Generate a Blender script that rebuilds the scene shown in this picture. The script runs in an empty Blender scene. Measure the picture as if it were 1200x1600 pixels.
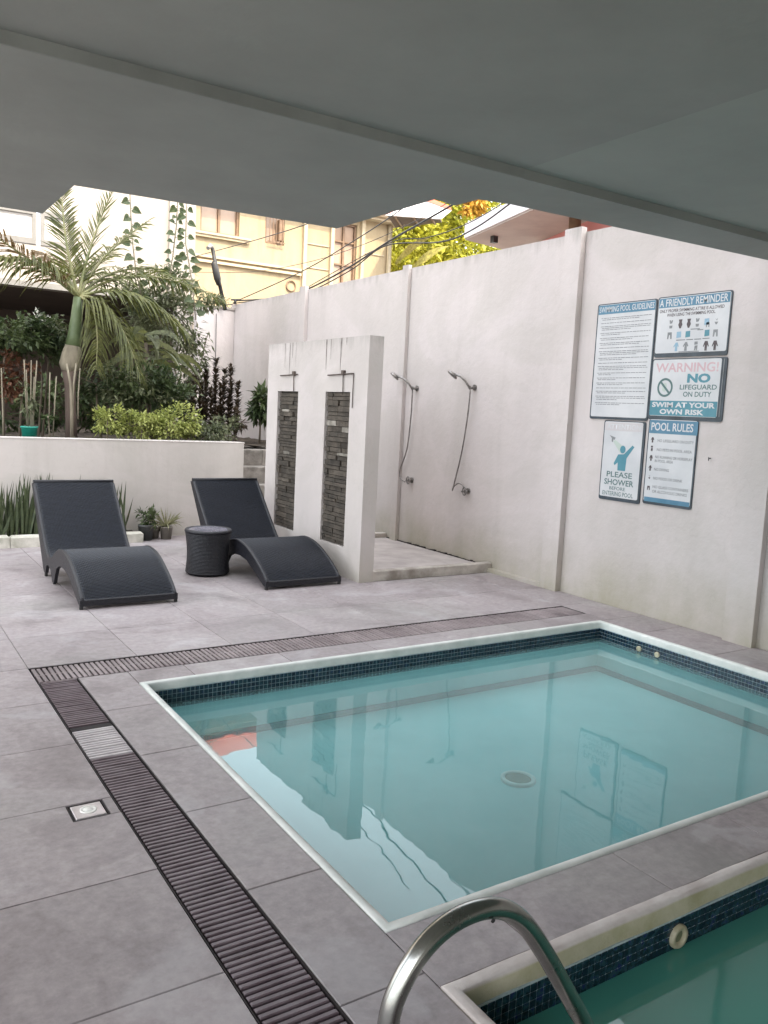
import bpy, bmesh, math, random
from mathutils import Vector, Matrix
random.seed(11)
S = bpy.context.scene
COL = S.collection
R = math.radians

# ------------------------------------------------------------------ camera, world, sun, exposure
cd = bpy.data.cameras.new('camera'); cam = bpy.data.objects.new('camera', cd); COL.objects.link(cam)
CR = ((0.8402, -0.5400, 0.0487), (-0.0240, -0.1267, -0.9917), (0.5417, 0.8320, -0.1194))   # rows: right, down, forward
cam.matrix_world = Matrix(((CR[0][0], -CR[1][0], -CR[2][0], 0), (CR[0][1], -CR[1][1], -CR[2][1], 0),
                           (CR[0][2], -CR[1][2], -CR[2][2], 1.5), (0, 0, 0, 1)))
cd.sensor_fit = 'VERTICAL'; cd.sensor_height = 36; cd.lens = 29.22
cd.clip_start = 0.05; cd.clip_end = 500
S.camera = cam

SUN_EL = 50.0; SUN_TRAVEL = (0.05, 1.0)
W = bpy.data.worlds.new('World'); S.world = W; W.use_nodes = True
wn = W.node_tree.nodes; wl_ = W.node_tree.links
bg = wn['Background']
sky = wn.new('ShaderNodeTexSky'); sky.sky_type = 'NISHITA'; sky.sun_disc = False
sky.sun_elevation = R(SUN_EL)
sky.sun_rotation = math.atan2(-SUN_TRAVEL[0], -SUN_TRAVEL[1])
sky.air_density = 1.2; sky.dust_density = 5.0; sky.ozone_density = 1.0
hz = wn.new('ShaderNodeHueSaturation'); hz.inputs['Saturation'].default_value = 0.42   # thin white haze over the whole sky
wl_.new(sky.outputs[0], hz.inputs['Color']); 
veil = wn.new('ShaderNodeMix'); veil.data_type = 'RGBA'; veil.blend_type = 'ADD'; veil.inputs[0].default_value = 1.0
veil.inputs[7].default_value = (5.0, 5.25, 5.4, 1)      # even white haze, same in every direction
wl_.new(hz.outputs[0], veil.inputs[6]); wl_.new(veil.outputs[2], bg.inputs[0]); bg.inputs[1].default_value = 0.15
sl = bpy.data.lights.new('sun', 'SUN'); sl.energy = 2.3; sl.angle = R(0.53); sl.color = (1.0, 0.84, 0.60)
so = bpy.data.objects.new('sun', sl); COL.objects.link(so); so.location = (0, -20, 30)
h = math.hypot(*SUN_TRAVEL)
sd = Vector((SUN_TRAVEL[0] / h * math.cos(R(SUN_EL)), SUN_TRAVEL[1] / h * math.cos(R(SUN_EL)), -math.sin(R(SUN_EL))))
so.rotation_euler = sd.to_track_quat('-Z', 'Y').to_euler()
S.view_settings.view_transform = 'Standard'; S.view_settings.look = 'None'
S.view_settings.gamma = 1; S.view_settings.use_curve_mapping = False
S.view_settings.exposure = 1.50
S.cycles.use_denoising = True
S.cycles.max_bounces = 10; S.cycles.diffuse_bounces = 6; S.cycles.glossy_bounces = 4
S.cycles.transparent_max_bounces = 12; S.cycles.sample_clamp_indirect = 8

# ------------------------------------------------------------------ materials
def srgb(r, g, b):
    f = lambda c: ((c / 255 + 0.055) / 1.055) ** 2.4 if c > 10.3 else c / 255 / 12.92
    return (f(r), f(g), f(b), 1)

def nodes(name):
    m = bpy.data.materials.new(name); m.use_nodes = True
    return m, m.node_tree.nodes, m.node_tree.links, m.node_tree.nodes['Principled BSDF']

def tex(n, l, kind, scale, stretch=(1, 1, 1), detail=4, rough=0.6, coord='pos', dist=0.0):
    mp = n.new('ShaderNodeMapping'); mp.inputs['Scale'].default_value = stretch
    if coord == 'pos':
        g = n.new('ShaderNodeNewGeometry'); l.new(g.outputs['Position'], mp.inputs[0])
    else:
        g = n.new('ShaderNodeTexCoord'); l.new(g.outputs['Object'], mp.inputs[0])
    if kind == 'noise':
        t = n.new('ShaderNodeTexNoise'); t.inputs['Detail'].default_value = detail
        t.inputs['Roughness'].default_value = rough; t.inputs['Distortion'].default_value = dist
    else:
        t = n.new('ShaderNodeTexVoronoi')
    t.inputs['Scale'].default_value = scale
    l.new(mp.outputs[0], t.inputs['Vector'])
    return t

def ramp(n, l, src, stops):
    r = n.new('ShaderNodeValToRGB'); e = r.color_ramp.elements
    while len(e) < len(stops): e.new(0.5)
    for i, (p, c) in enumerate(stops):
        e[i].position = p; e[i].color = c if len(c) == 4 else (*c, 1)
    l.new(src, r.inputs[0]); return r

def mix(n, l, fac, a, b, mode='MIX'):
    m = n.new('ShaderNodeMix'); m.data_type = 'RGBA'; m.blend_type = mode
    for i, v in ((0, fac), (6, a), (7, b)):
        if hasattr(v, 'is_linked') or hasattr(v, 'links'): l.new(v, m.inputs[i])
        else: m.inputs[i].default_value = v
    return m.outputs[2]

def bump(n, l, p, src, strength, distance=0.01):
    b = n.new('ShaderNodeBump'); b.inputs['Strength'].default_value = strength
    b.inputs['Distance'].default_value = distance
    l.new(src, b.inputs['Height']); l.new(b.outputs[0], p.inputs['Normal']); return b

def basic(name, c1, c2=None, scale=5, rough=0.6, bmp=0.0, bscale=None, metallic=0, stretch=(1, 1, 1), objrand=0.0, bdist=0.01, coord='pos', lo=0.35, hi=0.65):
    m, n, l, p = nodes(name)
    p.inputs['Roughness'].default_value = rough; p.inputs['Metallic'].default_value = metallic
    c2 = c2 or c1
    t = tex(n, l, 'noise', scale, stretch, 6, coord=coord)
    r = ramp(n, l, t.outputs['Fac'], [(lo, c1), (hi, c2)])
    out = r.outputs[0]
    if objrand:
        oi = n.new('ShaderNodeObjectInfo'); hs = n.new('ShaderNodeHueSaturation')
        mr = n.new('ShaderNodeMapRange'); l.new(oi.outputs['Random'], mr.inputs[0])
        mr.inputs[3].default_value = 1 - objrand; mr.inputs[4].default_value = 1 + objrand
        l.new(mr.outputs[0], hs.inputs['Value']); l.new(out, hs.inputs['Color']); out = hs.outputs[0]
    l.new(out, p.inputs['Base Color'])
    if bmp:
        t2 = tex(n, l, 'noise', bscale or scale * 4, stretch, 8, coord=coord)
        bump(n, l, p, t2.outputs['Fac'], bmp, bdist)
    return m

def leafmat(name, c1, c2, scale=3.0, trans=0.35, rough=0.5):
    m, n, l, p = nodes(name)
    t = tex(n, l, 'noise', scale, (1, 1, 1), 5)
    r = ramp(n, l, t.outputs['Fac'], [(0.3, c1), (0.7, c2)])
    t2 = tex(n, l, 'noise', scale * 9, (1, 1, 1), 2)
    r2 = ramp(n, l, t2.outputs['Fac'], [(0.3, (0.55, 0.55, 0.55, 1)), (0.7, (1.35, 1.35, 1.25, 1))])
    c = mix(n, l, 1.0, r.outputs[0], r2.outputs[0], 'MULTIPLY')
    l.new(c, p.inputs['Base Color']); p.inputs['Roughness'].default_value = rough
    tr = n.new('ShaderNodeBsdfTranslucent'); l.new(c, tr.inputs[0])
    ms = n.new('ShaderNodeMixShader'); ms.inputs[0].default_value = trans
    l.new(p.outputs[0], ms.inputs[1]); l.new(tr.outputs[0], ms.inputs[2])
    l.new(ms.outputs[0], n['Material Output'].inputs[0])
    return m

def wall_paint(name, base, dirt, streak=0.5, damp=0.5, damp_col=(0.30, 0.28, 0.19, 1), damp_h=0.7, top_h=None):
    m, n, l, p = nodes(name)
    t1 = tex(n, l, 'noise', 1.3, (1, 1, 0.5), 6)
    c = ramp(n, l, t1.outputs['Fac'], [(0.35, tuple(x * 0.90 for x in base[:3]) + (1,)), (0.65, base)]).outputs[0]
    t2 = tex(n, l, 'noise', 3.2, (1, 1, 0.10), 5, 0.6)
    f2 = ramp(n, l, t2.outputs['Fac'], [(0.52, (0, 0, 0, 1)), (0.78, (streak, streak, streak, 1))]).outputs[0]
    c = mix(n, l, f2, c, dirt)
    # damp stain creeping up from the foot of the wall, broken by noise
    g = n.new('ShaderNodeNewGeometry'); sx = n.new('ShaderNodeSeparateXYZ'); l.new(g.outputs['Position'], sx.inputs[0])
    mr = n.new('ShaderNodeMapRange'); l.new(sx.outputs['Z'], mr.inputs[0])
    mr.inputs[1].default_value = damp_h; mr.inputs[2].default_value = 0.0
    t3 = tex(n, l, 'noise', 2.2, (1, 1, 0.6), 7, 0.65)
    mu = n.new('ShaderNodeMath'); mu.operation = 'MULTIPLY'; l.new(mr.outputs[0], mu.inputs[0]); l.new(t3.outputs['Fac'], mu.inputs[1])
    f3 = ramp(n, l, mu.outputs[0], [(0.16, (0, 0, 0, 1)), (0.62, (damp, damp, damp, 1))]).outputs[0]
    c = mix(n, l, f3, c, damp_col)
    if top_h:
        mr2 = n.new('ShaderNodeMapRange'); l.new(sx.outputs['Z'], mr2.inputs[0])
        mr2.inputs[1].default_value = top_h - 0.35; mr2.inputs[2].default_value = top_h
        t4 = tex(n, l, 'noise', 9, (1, 1, 0.12), 6, 0.7)
        mu2 = n.new('ShaderNodeMath'); mu2.operation = 'MULTIPLY'; l.new(mr2.outputs[0], mu2.inputs[0]); l.new(t4.outputs['Fac'], mu2.inputs[1])
        f4 = ramp(n, l, mu2.outputs[0], [(0.36, (0, 0, 0, 1)), (0.66, (0.42, 0.42, 0.42, 1))]).outputs[0]
        c = mix(n, l, f4, c, (0.16, 0.15, 0.13, 1))
    t6 = tex(n, l, 'noise', 0.8, (1, 1, 1.3), 5, 0.6, dist=0.8)
    c = mix(n, l, 1.0, c, ramp(n, l, t6.outputs['Fac'], [(0.40, (0.95, 0.955, 0.945, 1)), (0.50, (1.0, 1.0, 1.0, 1)), (0.54, (1.04, 1.035, 1.045, 1)), (0.66, (1.0, 1.0, 1.0, 1))]).outputs[0], 'MULTIPLY')
    vo = tex(n, l, 'voronoi', 1.1, (1, 1, 1)); vo.feature = 'DISTANCE_TO_EDGE'
    wp_ = n.new('ShaderNodeTexNoise'); wp_.inputs['Scale'].default_value = 6
    va = n.new('ShaderNodeVectorMath'); va.operation = 'MULTIPLY_ADD'; l.new(wp_.outputs['Color'], va.inputs[0]); va.inputs[1].default_value = (0.3, 0.3, 0.3)
    l.new(g.outputs['Position'], wp_.inputs['Vector']); l.new(g.outputs['Position'], va.inputs[2]); l.new(va.outputs[0], vo.inputs['Vector'])
    f6 = ramp(n, l, vo.outputs['Distance'], [(0.0, (0.07, 0.07, 0.07, 1)), (0.005, (0, 0, 0, 1))]).outputs[0]
    c = mix(n, l, f6, c, (0.16, 0.14, 0.13, 1))
    l.new(c, p.inputs['Base Color']); p.inputs['Roughness'].default_value = 0.75
    t5 = tex(n, l, 'noise', 14, (1, 1, 1), 8, 0.6)
    bump(n, l, p, t5.outputs['Fac'], 0.35, 0.012)
    return m

M = {}
M['wall'] = wall_paint('white_wall_paint', (0.57, 0.52, 0.505, 1), (0.44, 0.40, 0.385, 1), 0.42, 0.75, top_h=3.1)
M['partition'] = wall_paint('shower_wall_paint', (0.54, 0.495, 0.475, 1), (0.39, 0.355, 0.335, 1), 0.5, 0.5, damp_h=0.5, top_h=2.14)
M['planter'] = wall_paint('planter_paint', (0.53, 0.49, 0.46, 1), (0.36, 0.33, 0.30, 1), 0.5, 0.35, damp_h=0.4)
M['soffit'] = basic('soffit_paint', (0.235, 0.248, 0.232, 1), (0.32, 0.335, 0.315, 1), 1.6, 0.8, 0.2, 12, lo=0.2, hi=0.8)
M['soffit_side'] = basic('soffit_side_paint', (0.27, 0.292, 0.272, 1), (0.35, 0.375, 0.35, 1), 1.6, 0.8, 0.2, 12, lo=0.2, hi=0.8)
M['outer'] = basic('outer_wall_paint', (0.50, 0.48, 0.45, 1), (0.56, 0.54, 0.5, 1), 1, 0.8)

def tile_mat():
    m, n, l, p = nodes('grey_porcelain_tile')
    t1 = tex(n, l, 'noise', 2.2, (1, 1, 1), 8, 0.62, dist=0.6)
    c = ramp(n, l, t1.outputs['Fac'], [(0.30, (0.195, 0.165, 0.170, 1)), (0.44, (0.270, 0.233, 0.238, 1)), (0.50, (0.315, 0.275, 0.278, 1)), (0.56, (0.295, 0.257, 0.262, 1)), (0.70, (0.37, 0.332, 0.334, 1))]).outputs[0]
    t2 = tex(n, l, 'noise', 26, (1, 1, 1), 6, 0.7)
    c2 = ramp(n, l, t2.outputs['Fac'], [(0.3, (0.76, 0.76, 0.76, 1)), (0.7, (1.15, 1.15, 1.15, 1))]).outputs[0]
    c = mix(n, l, 1.0, c, c2, 'MULTIPLY')
    t3 = tex(n, l, 'noise', 0.9, (1, 1, 1), 4, 0.5)
    f = ramp(n, l, t3.outputs['Fac'], [(0.5, (0, 0, 0, 1)), (0.72, (0.35, 0.35, 0.35, 1))]).outputs[0]
    c = mix(n, l, f, c, (0.24, 0.255, 0.225, 1))
    t4 = tex(n, l, 'noise', 1.7, (1, 1, 1), 7, 0.55, dist=1.2)
    f4 = ramp(n, l, t4.outputs['Fac'], [(0.56, (0, 0, 0, 1)), (0.64, (0.30, 0.30, 0.30, 1))]).outputs[0]
    c = mix(n, l, f4, c, (0.45, 0.43, 0.445, 1))
    oi = n.new('ShaderNodeObjectInfo'); hs = n.new('ShaderNodeHueSaturation')
    mr = n.new('ShaderNodeMapRange'); l.new(oi.outputs['Random'], mr.inputs[0])
    mr.inputs[3].default_value = 0.91; mr.inputs[4].default_value = 1.07
    l.new(mr.outputs[0], hs.inputs['Value']); l.new(c, hs.inputs['Color'])
    l.new(hs.outputs[0], p.inputs['Base Color'])
    rr = ramp(n, l, t1.outputs['Fac'], [(0.3, (0.42, 0.42, 0.42, 1)), (0.7, (0.58, 0.58, 0.58, 1))]).outputs[0]
    l.new(rr, p.inputs['Roughness'])
    bump(n, l, p, t2.outputs['Fac'], 0.12, 0.004)
    return m
M['tile'] = tile_mat()
M['screed'] = basic('dark_joint_mortar', (0.12, 0.11, 0.11, 1), (0.18, 0.165, 0.165, 1), 6, 0.9)
M['grate'] = basic('brown_plastic_grate', (0.085, 0.058, 0.068, 1), (0.15, 0.115, 0.128, 1), 9, 0.45, objrand=0.12)
M['grate_pale'] = basic('pale_plastic_grate', (0.38, 0.34, 0.35, 1), (0.52, 0.48, 0.48, 1), 9, 0.45, objrand=0.1)
M['grate_back'] = basic('dusty_plastic_grate', (0.12, 0.09, 0.095, 1), (0.27, 0.225, 0.225, 1), 2.2, 0.5, objrand=0.15)
M['trough'] = basic('trough_dirt', (0.012, 0.009, 0.010, 1), (0.03, 0.022, 0.022, 1), 9, 0.9)
M['coping'] = basic('white_coping_paint', (0.52, 0.55, 0.52, 1), (0.68, 0.69, 0.66, 1), 7, 0.5, 0.3, 20)
def coping_old():
    m, n, l, p = nodes('stained_coping_plaster')
    t = tex(n, l, 'noise', 6, (1, 1, 1), 7)
    ca = ramp(n, l, t.outputs['Fac'], [(0.35, (0.36, 0.33, 0.20, 1)), (0.65, (0.52, 0.48, 0.36, 1))]).outputs[0]
    cb = ramp(n, l, t.outputs['Fac'], [(0.35, (0.48, 0.42, 0.40, 1)), (0.65, (0.66, 0.61, 0.59, 1))]).outputs[0]
    g = n.new('ShaderNodeNewGeometry'); sx = n.new('ShaderNodeSeparateXYZ'); l.new(g.outputs['Position'], sx.inputs[0])
    mr = n.new('ShaderNodeMapRange'); l.new(sx.outputs['Z'], mr.inputs[0]); mr.inputs[1].default_value = -0.007; mr.inputs[2].default_value = -0.001
    l.new(mix(n, l, mr.outputs[0], ca, cb), p.inputs['Base Color']); p.inputs['Roughness'].default_value = 0.7
    t2 = tex(n, l, 'noise', 22, (1, 1, 1), 8); bump(n, l, p, t2.outputs['Fac'], 0.6); return m
M['coping_old'] = coping_old()
M['pool_plaster'] = basic('pale_turquoise_plaster', (0.34, 0.60, 0.60, 1), (0.44, 0.70, 0.69, 1), 1.5, 0.6)
M['pool_plaster_deep'] = basic('turquoise_plaster', (0.12, 0.33, 0.28, 1), (0.16, 0.39, 0.33, 1), 1.5, 0.6)
M['grout'] = basic('mosaic_grout', (0.28, 0.36, 0.38, 1), (0.42, 0.50, 0.52, 1), 30, 0.8)
M['stripe'] = basic('dark_mosaic_stripe', (0.004, 0.03, 0.045, 1), (0.008, 0.045, 0.06, 1), 40, 0.3)
def mosaic():
    m, n, l, p = nodes('navy_glass_mosaic')
    t = tex(n, l, 'noise', 42, (1, 1, 1), 1)
    c = ramp(n, l, t.outputs['Fac'], [(0.35, (0.004, 0.011, 0.028, 1)), (0.5, (0.007, 0.026, 0.042, 1)), (0.62, (0.02, 0.055, 0.07, 1)), (0.72, (0.012, 0.02, 0.09, 1))])
    l.new(c.outputs[0], p.inputs['Base Color']); p.inputs['Roughness'].default_value = 0.18
    return m
M['mosaic'] = mosaic()
M['wicker'] = None
def wicker():
    m, n, l, p = nodes('black_synthetic_wicker')
    t = tex(n, l, 'noise', 60, (1, 1, 1), 3, coord='obj')
    c = ramp(n, l, t.outputs['Fac'], [(0.35, (0.005, 0.007, 0.012, 1)), (0.65, (0.015, 0.019, 0.031, 1))])
    l.new(c.outputs[0], p.inputs['Base Color']); p.inputs['Roughness'].default_value = 0.36
    tc = n.new('ShaderNodeTexCoord'); mp = n.new('ShaderNodeMapping'); l.new(tc.outputs['Object'], mp.inputs[0])
    w1 = n.new('ShaderNodeTexWave'); w1.bands_direction = 'X'; w1.inputs['Scale'].default_value = 26
    w1.inputs['Distortion'].default_value = 0.4
    l.new(mp.outputs[0], w1.inputs[0]); bump(n, l, p, w1.outputs['Fac'], 0.5, 0.003)
    return m
M['wicker'] = wicker()
M['wicker_dark'] = basic('dark_wicker_side', (0.004, 0.004, 0.007, 1), (0.011, 0.011, 0.017, 1), 60, 0.45, 0.6, 120)
M['tabletop'] = basic('smoked_table_top', (0.10, 0.095, 0.12, 1), (0.20, 0.19, 0.22, 1), 5, 0.25)
def steel():
    m, n, l, p = nodes('worn_stainless_steel')
    t = tex(n, l, 'noise', 9, (1, 1, 1), 8)
    c = ramp(n, l, t.outputs['Fac'], [(0.3, (0.26, 0.27, 0.25, 1)), (0.7, (0.46, 0.46, 0.44, 1))])
    r = ramp(n, l, t.outputs['Fac'], [(0.3, (0.30, 0.30, 0.30, 1)), (0.7, (0.16, 0.16, 0.16, 1))])
    l.new(c.outputs[0], p.inputs['Base Color']); l.new(r.outputs[0], p.inputs['Roughness'])
    p.inputs['Metallic'].default_value = 1.0
    return m
M['steel'] = steel()
M['chrome'] = basic('dull_chrome', (0.20, 0.19, 0.18, 1), (0.33, 0.31, 0.30, 1), 20, 0.35, metallic=0.8)
M['drainmetal'] = basic('drain_metal', (0.36, 0.33, 0.34, 1), (0.54, 0.50, 0.51, 1), 8, 0.35, metallic=0.5)
M['whiteplastic'] = basic('white_plastic', (0.72, 0.70, 0.66, 1), (0.82, 0.80, 0.75, 1), 8, 0.4)
M['agedplastic'] = basic('aged_white_plastic', (0.34, 0.30, 0.19, 1), (0.60, 0.56, 0.43, 1), 14, 0.45)
M['dark'] = basic('black_rubber', (0.012, 0.012, 0.013, 1), (0.03, 0.03, 0.03, 1), 10, 0.5)
M['rail_under'] = basic('submerged_dull_metal', (0.10, 0.22, 0.22, 1), (0.14, 0.27, 0.26, 1), 8, 0.6)
M['tray'] = basic('shower_tray_concrete', (0.34, 0.305, 0.295, 1), (0.46, 0.42, 0.405, 1), 4, 0.8, 0.3, 25)
M['kerb'] = basic('kerb_concrete', (0.24, 0.21, 0.18, 1), (0.50, 0.46, 0.42, 1), 5, 0.85, 0.4, 25)
M['block'] = basic('step_block_concrete', (0.15, 0.135, 0.12, 1), (0.30, 0.275, 0.25, 1), 8, 0.95, 0.7, 40, objrand=0.12)
M['soil'] = basic('dark_garden_soil', (0.035, 0.027, 0.020, 1), (0.085, 0.066, 0.05, 1), 5, 1.0, 0.9, 20, bdist=0.05)
M['concrete_ground'] = basic('ground_concrete', (0.22, 0.21, 0.20, 1), (0.30, 0.29, 0.27, 1), 1, 0.9)
M['stone'] = basic('grey_brown_ledgestone', (0.040, 0.033, 0.026, 1), (0.085, 0.070, 0.055, 1), 9, 0.8, 0.9, 40, objrand=0.35, bdist=0.01)
M['stone_pale'] = basic('pale_ledgestone', (0.17, 0.155, 0.13, 1), (0.30, 0.275, 0.24, 1), 14, 0.7, 0.9, 40, objrand=0.2)
M['niche'] = basic('niche_mortar', (0.045, 0.038, 0.031, 1), (0.07, 0.06, 0.05, 1), 14, 0.9)
M['rust'] = basic('rusty_pipe', (0.05, 0.04, 0.035, 1), (0.12, 0.09, 0.075, 1), 30, 0.7)
M['cream'] = wall_paint('cream_render', (0.36, 0.285, 0.175, 1), (0.22, 0.17, 0.105, 1), 0.85, 0.0, top_h=None)
M['creamtrim'] = basic('cream_trim', (0.39, 0.325, 0.215, 1), (0.46, 0.385, 0.265, 1), 2, 0.7)
M['coral'] = basic('coral_roof_paint', (0.66, 0.13, 0.08, 1), (0.72, 0.17, 0.11, 1), 2, 0.6)
M['pink'] = basic('pink_house_paint', (0.52, 0.20, 0.20, 1), (0.60, 0.25, 0.24, 1), 1.5, 0.7)
M['pinksoffit'] = basic('warm_grey_soffit', (0.36, 0.31, 0.29, 1), (0.44, 0.38, 0.35, 1), 1.5, 0.8)
M['fascia'] = basic('white_fascia', (0.66, 0.64, 0.68, 1), (0.72, 0.70, 0.73, 1), 3, 0.6)
M['brownwood'] = basic('brown_window_frame', (0.16, 0.10, 0.06, 1), (0.22, 0.14, 0.085, 1), 10, 0.6)
M['curtain'] = basic('curtained_window_glass', (0.30, 0.21, 0.15, 1), (0.40, 0.29, 0.21, 1), 1.5, 0.25)
M['whitebld'] = basic('white_house_paint', (0.34, 0.31, 0.28, 1), (0.42, 0.38, 0.345, 1), 0.8, 0.7)
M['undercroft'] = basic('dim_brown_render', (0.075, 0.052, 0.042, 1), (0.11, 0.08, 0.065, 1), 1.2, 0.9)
M['greyframe'] = basic('grey_window_frame', (0.20, 0.19, 0.18, 1), (0.25, 0.24, 0.23, 1), 5, 0.5)
M['paleglass'] = basic('pale_window_glass', (0.50, 0.47, 0.44, 1), (0.62, 0.58, 0.55, 1), 2, 0.08)
M['bark'] = basic('grey_brown_bark', (0.10, 0.080, 0.058, 1), (0.20, 0.165, 0.125, 1), 12, 0.9, 0.8, 30, stretch=(1, 1, 0.3))
M['barkpale'] = basic('pale_bark', (0.17, 0.145, 0.105, 1), (0.29, 0.255, 0.19, 1), 12, 0.9, 0.5, 30, stretch=(1, 1, 0.3))
M['crownshaft'] = basic('green_crownshaft', (0.075, 0.11, 0.045, 1), (0.13, 0.17, 0.08, 1), 6, 0.5)
M['frond'] = leafmat('palm_leaf', (0.065, 0.080, 0.020, 1), (0.16, 0.165, 0.05, 1), 3)
M['frond_old'] = leafmat('browning_palm_leaf', (0.11, 0.065, 0.028, 1), (0.21, 0.14, 0.07, 1), 5)
M['rachis'] = basic('palm_rachis', (0.14, 0.16, 0.06, 1), (0.26, 0.24, 0.11, 1), 6, 0.5)
M['leafdark'] = leafmat('dark_green_leaf', (0.035, 0.062, 0.024, 1), (0.105, 0.135, 0.055, 1), 3)
M['leafgrey'] = leafmat('grey_green_leaf', (0.070, 0.095, 0.048, 1), (0.20, 0.21, 0.12, 1), 3)
M['leaflime'] = leafmat('lime_leaf', (0.27, 0.32, 0.08, 1), (0.52, 0.54, 0.20, 1), 5)
M['leafcroton'] = leafmat('purple_brown_leaf', (0.030, 0.028, 0.020, 1), (0.095, 0.062, 0.040, 1), 8)
M['leafvine'] = leafmat('olive_heart_leaf', (0.035, 0.060, 0.020, 1), (0.085, 0.11, 0.04, 1), 6, 0.25)
M['leafred'] = leafmat('red_brown_leaf', (0.10, 0.035, 0.02, 1), (0.17, 0.08, 0.045, 1), 6)
M['leafyellow'] = leafmat('sunlit_yellow_green_leaf', (0.26, 0.29, 0.03, 1), (0.50, 0.46, 0.06, 1), 0.9, 0.45)
M['leaforange'] = leafmat('orange_flush_leaf', (0.42, 0.20, 0.03, 1), (0.55, 0.34, 0.06, 1), 1.5, 0.4)
M['leafbanana'] = leafmat('broad_yellow_green_leaf', (0.32, 0.30, 0.08, 1), (0.42, 0.38, 0.13, 1), 1.5, 0.4)
M['snake'] = leafmat('snake_plant_leaf', (0.025, 0.042, 0.018, 1), (0.075, 0.095, 0.04, 1), 12, 0.05)
M['spider'] = leafmat('striped_spider_leaf', (0.16, 0.18, 0.08, 1), (0.42, 0.40, 0.26, 1), 10, 0.2)
M['greenpot'] = basic('green_plastic_pot', (0.01, 0.20, 0.15, 1), (0.015, 0.26, 0.20, 1), 5, 0.4)
M['darkpot'] = basic('dark_grey_pot', (0.035, 0.037, 0.036, 1), (0.07, 0.072, 0.07, 1), 9, 0.6)
M['browngreypot'] = basic('worn_brown_grey_pot', (0.14, 0.125, 0.105, 1), (0.22, 0.20, 0.17, 1), 9, 0.8)
M['kerbwhite'] = basic('whitewashed_stone', (0.34, 0.33, 0.27, 1), (0.62, 0.59, 0.53, 1), 6, 0.9, 0.6, 18)
M['sign_white'] = basic('sign_white_print', (0.50, 0.51, 0.53, 1), (0.58, 0.585, 0.60, 1), 4, 0.35)
M['sign_border'] = basic('sign_dark_edge', (0.020, 0.032, 0.042, 1), (0.05, 0.07, 0.09, 1), 8, 0.4)
M['ink_blue'] = basic('faded_blue_ink', (0.055, 0.17, 0.26, 1), (0.085, 0.21, 0.31, 1), 6, 0.4)
M['ink_teal'] = basic('faded_teal_ink', (0.05, 0.20, 0.26, 1), (0.075, 0.24, 0.30, 1), 6, 0.4)
M['ink_lightblue'] = basic('pale_blue_ink', (0.22, 0.36, 0.47, 1), (0.28, 0.42, 0.53, 1), 6, 0.4)
M['ink_pink'] = basic('faded_pink_ink', (0.52, 0.34, 0.37, 1), (0.56, 0.41, 0.43, 1), 6, 0.4)
M['ink_grey'] = basic('grey_ink', (0.16, 0.17, 0.18, 1), (0.24, 0.25, 0.26, 1), 6, 0.4)
M['ink_dark'] = basic('dark_ink', (0.05, 0.035, 0.04, 1), (0.09, 0.07, 0.075, 1), 6, 0.4)
M['ink_green'] = basic('dark_green_ink', (0.06, 0.13, 0.13, 1), (0.09, 0.16, 0.16, 1), 6, 0.4)
M['ink_paleg'] = basic('pale_grey_green_ink', (0.40, 0.47, 0.43, 1), (0.46, 0.53, 0.48, 1), 6, 0.4)
M['ink_palepanel'] = basic('faded_header_ink', (0.50, 0.47, 0.48, 1), (0.54, 0.51, 0.52, 1), 6, 0.4)

def water(name, body, tint, turb):
    m, n, l, p = nodes(name); n.remove(p)
    tr = n.new('ShaderNodeBsdfTransparent'); tr.inputs[0].default_value = tint
    df = n.new('ShaderNodeBsdfDiffuse'); df.inputs[0].default_value = body
    gl = n.new('ShaderNodeBsdfGlossy'); gl.inputs['Roughness'].default_value = 0.0
    gl.inputs[0].default_value = (1, 1, 1, 1)
    fr = n.new('ShaderNodeFresnel'); fr.inputs[0].default_value = 1.45
    m1 = n.new('ShaderNodeMixShader'); m1.inputs[0].default_value = turb
    l.new(tr.outputs[0], m1.inputs[1]); l.new(df.outputs[0], m1.inputs[2])
    m2 = n.new('ShaderNodeMixShader'); l.new(fr.outputs[0], m2.inputs[0])
    l.new(m1.outputs[0], m2.inputs[1]); l.new(gl.outputs[0], m2.inputs[2])
    t = tex(n, l, 'noise', 4.5, (1, 1, 1), 2, 0.4)
    b = n.new('ShaderNodeBump'); b.inputs['Strength'].default_value = 0.22; b.inputs['Distance'].default_value = 0.004
    l.new(t.outputs['Fac'], b.inputs['Height'])
    for q in (gl, fr): l.new(b.outputs[0], q.inputs['Normal'])
    l.new(m2.outputs[0], n['Material Output'].inputs[0])
    return m
M['water'] = water('turquoise_pool_water', (0.34, 0.62, 0.63, 1), (0.76, 0.94, 0.95, 1), 0.27)
M['water2'] = water('green_pool_water', (0.085, 0.33, 0.27, 1), (0.5, 0.88, 0.8, 1), 0.75)

# ------------------------------------------------------------------ mesh helpers
def wloc(o):
    v = Vector((0, 0, 0))
    while o is not None:
        v += Vector(o.location); o = o.parent
    return v

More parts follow.
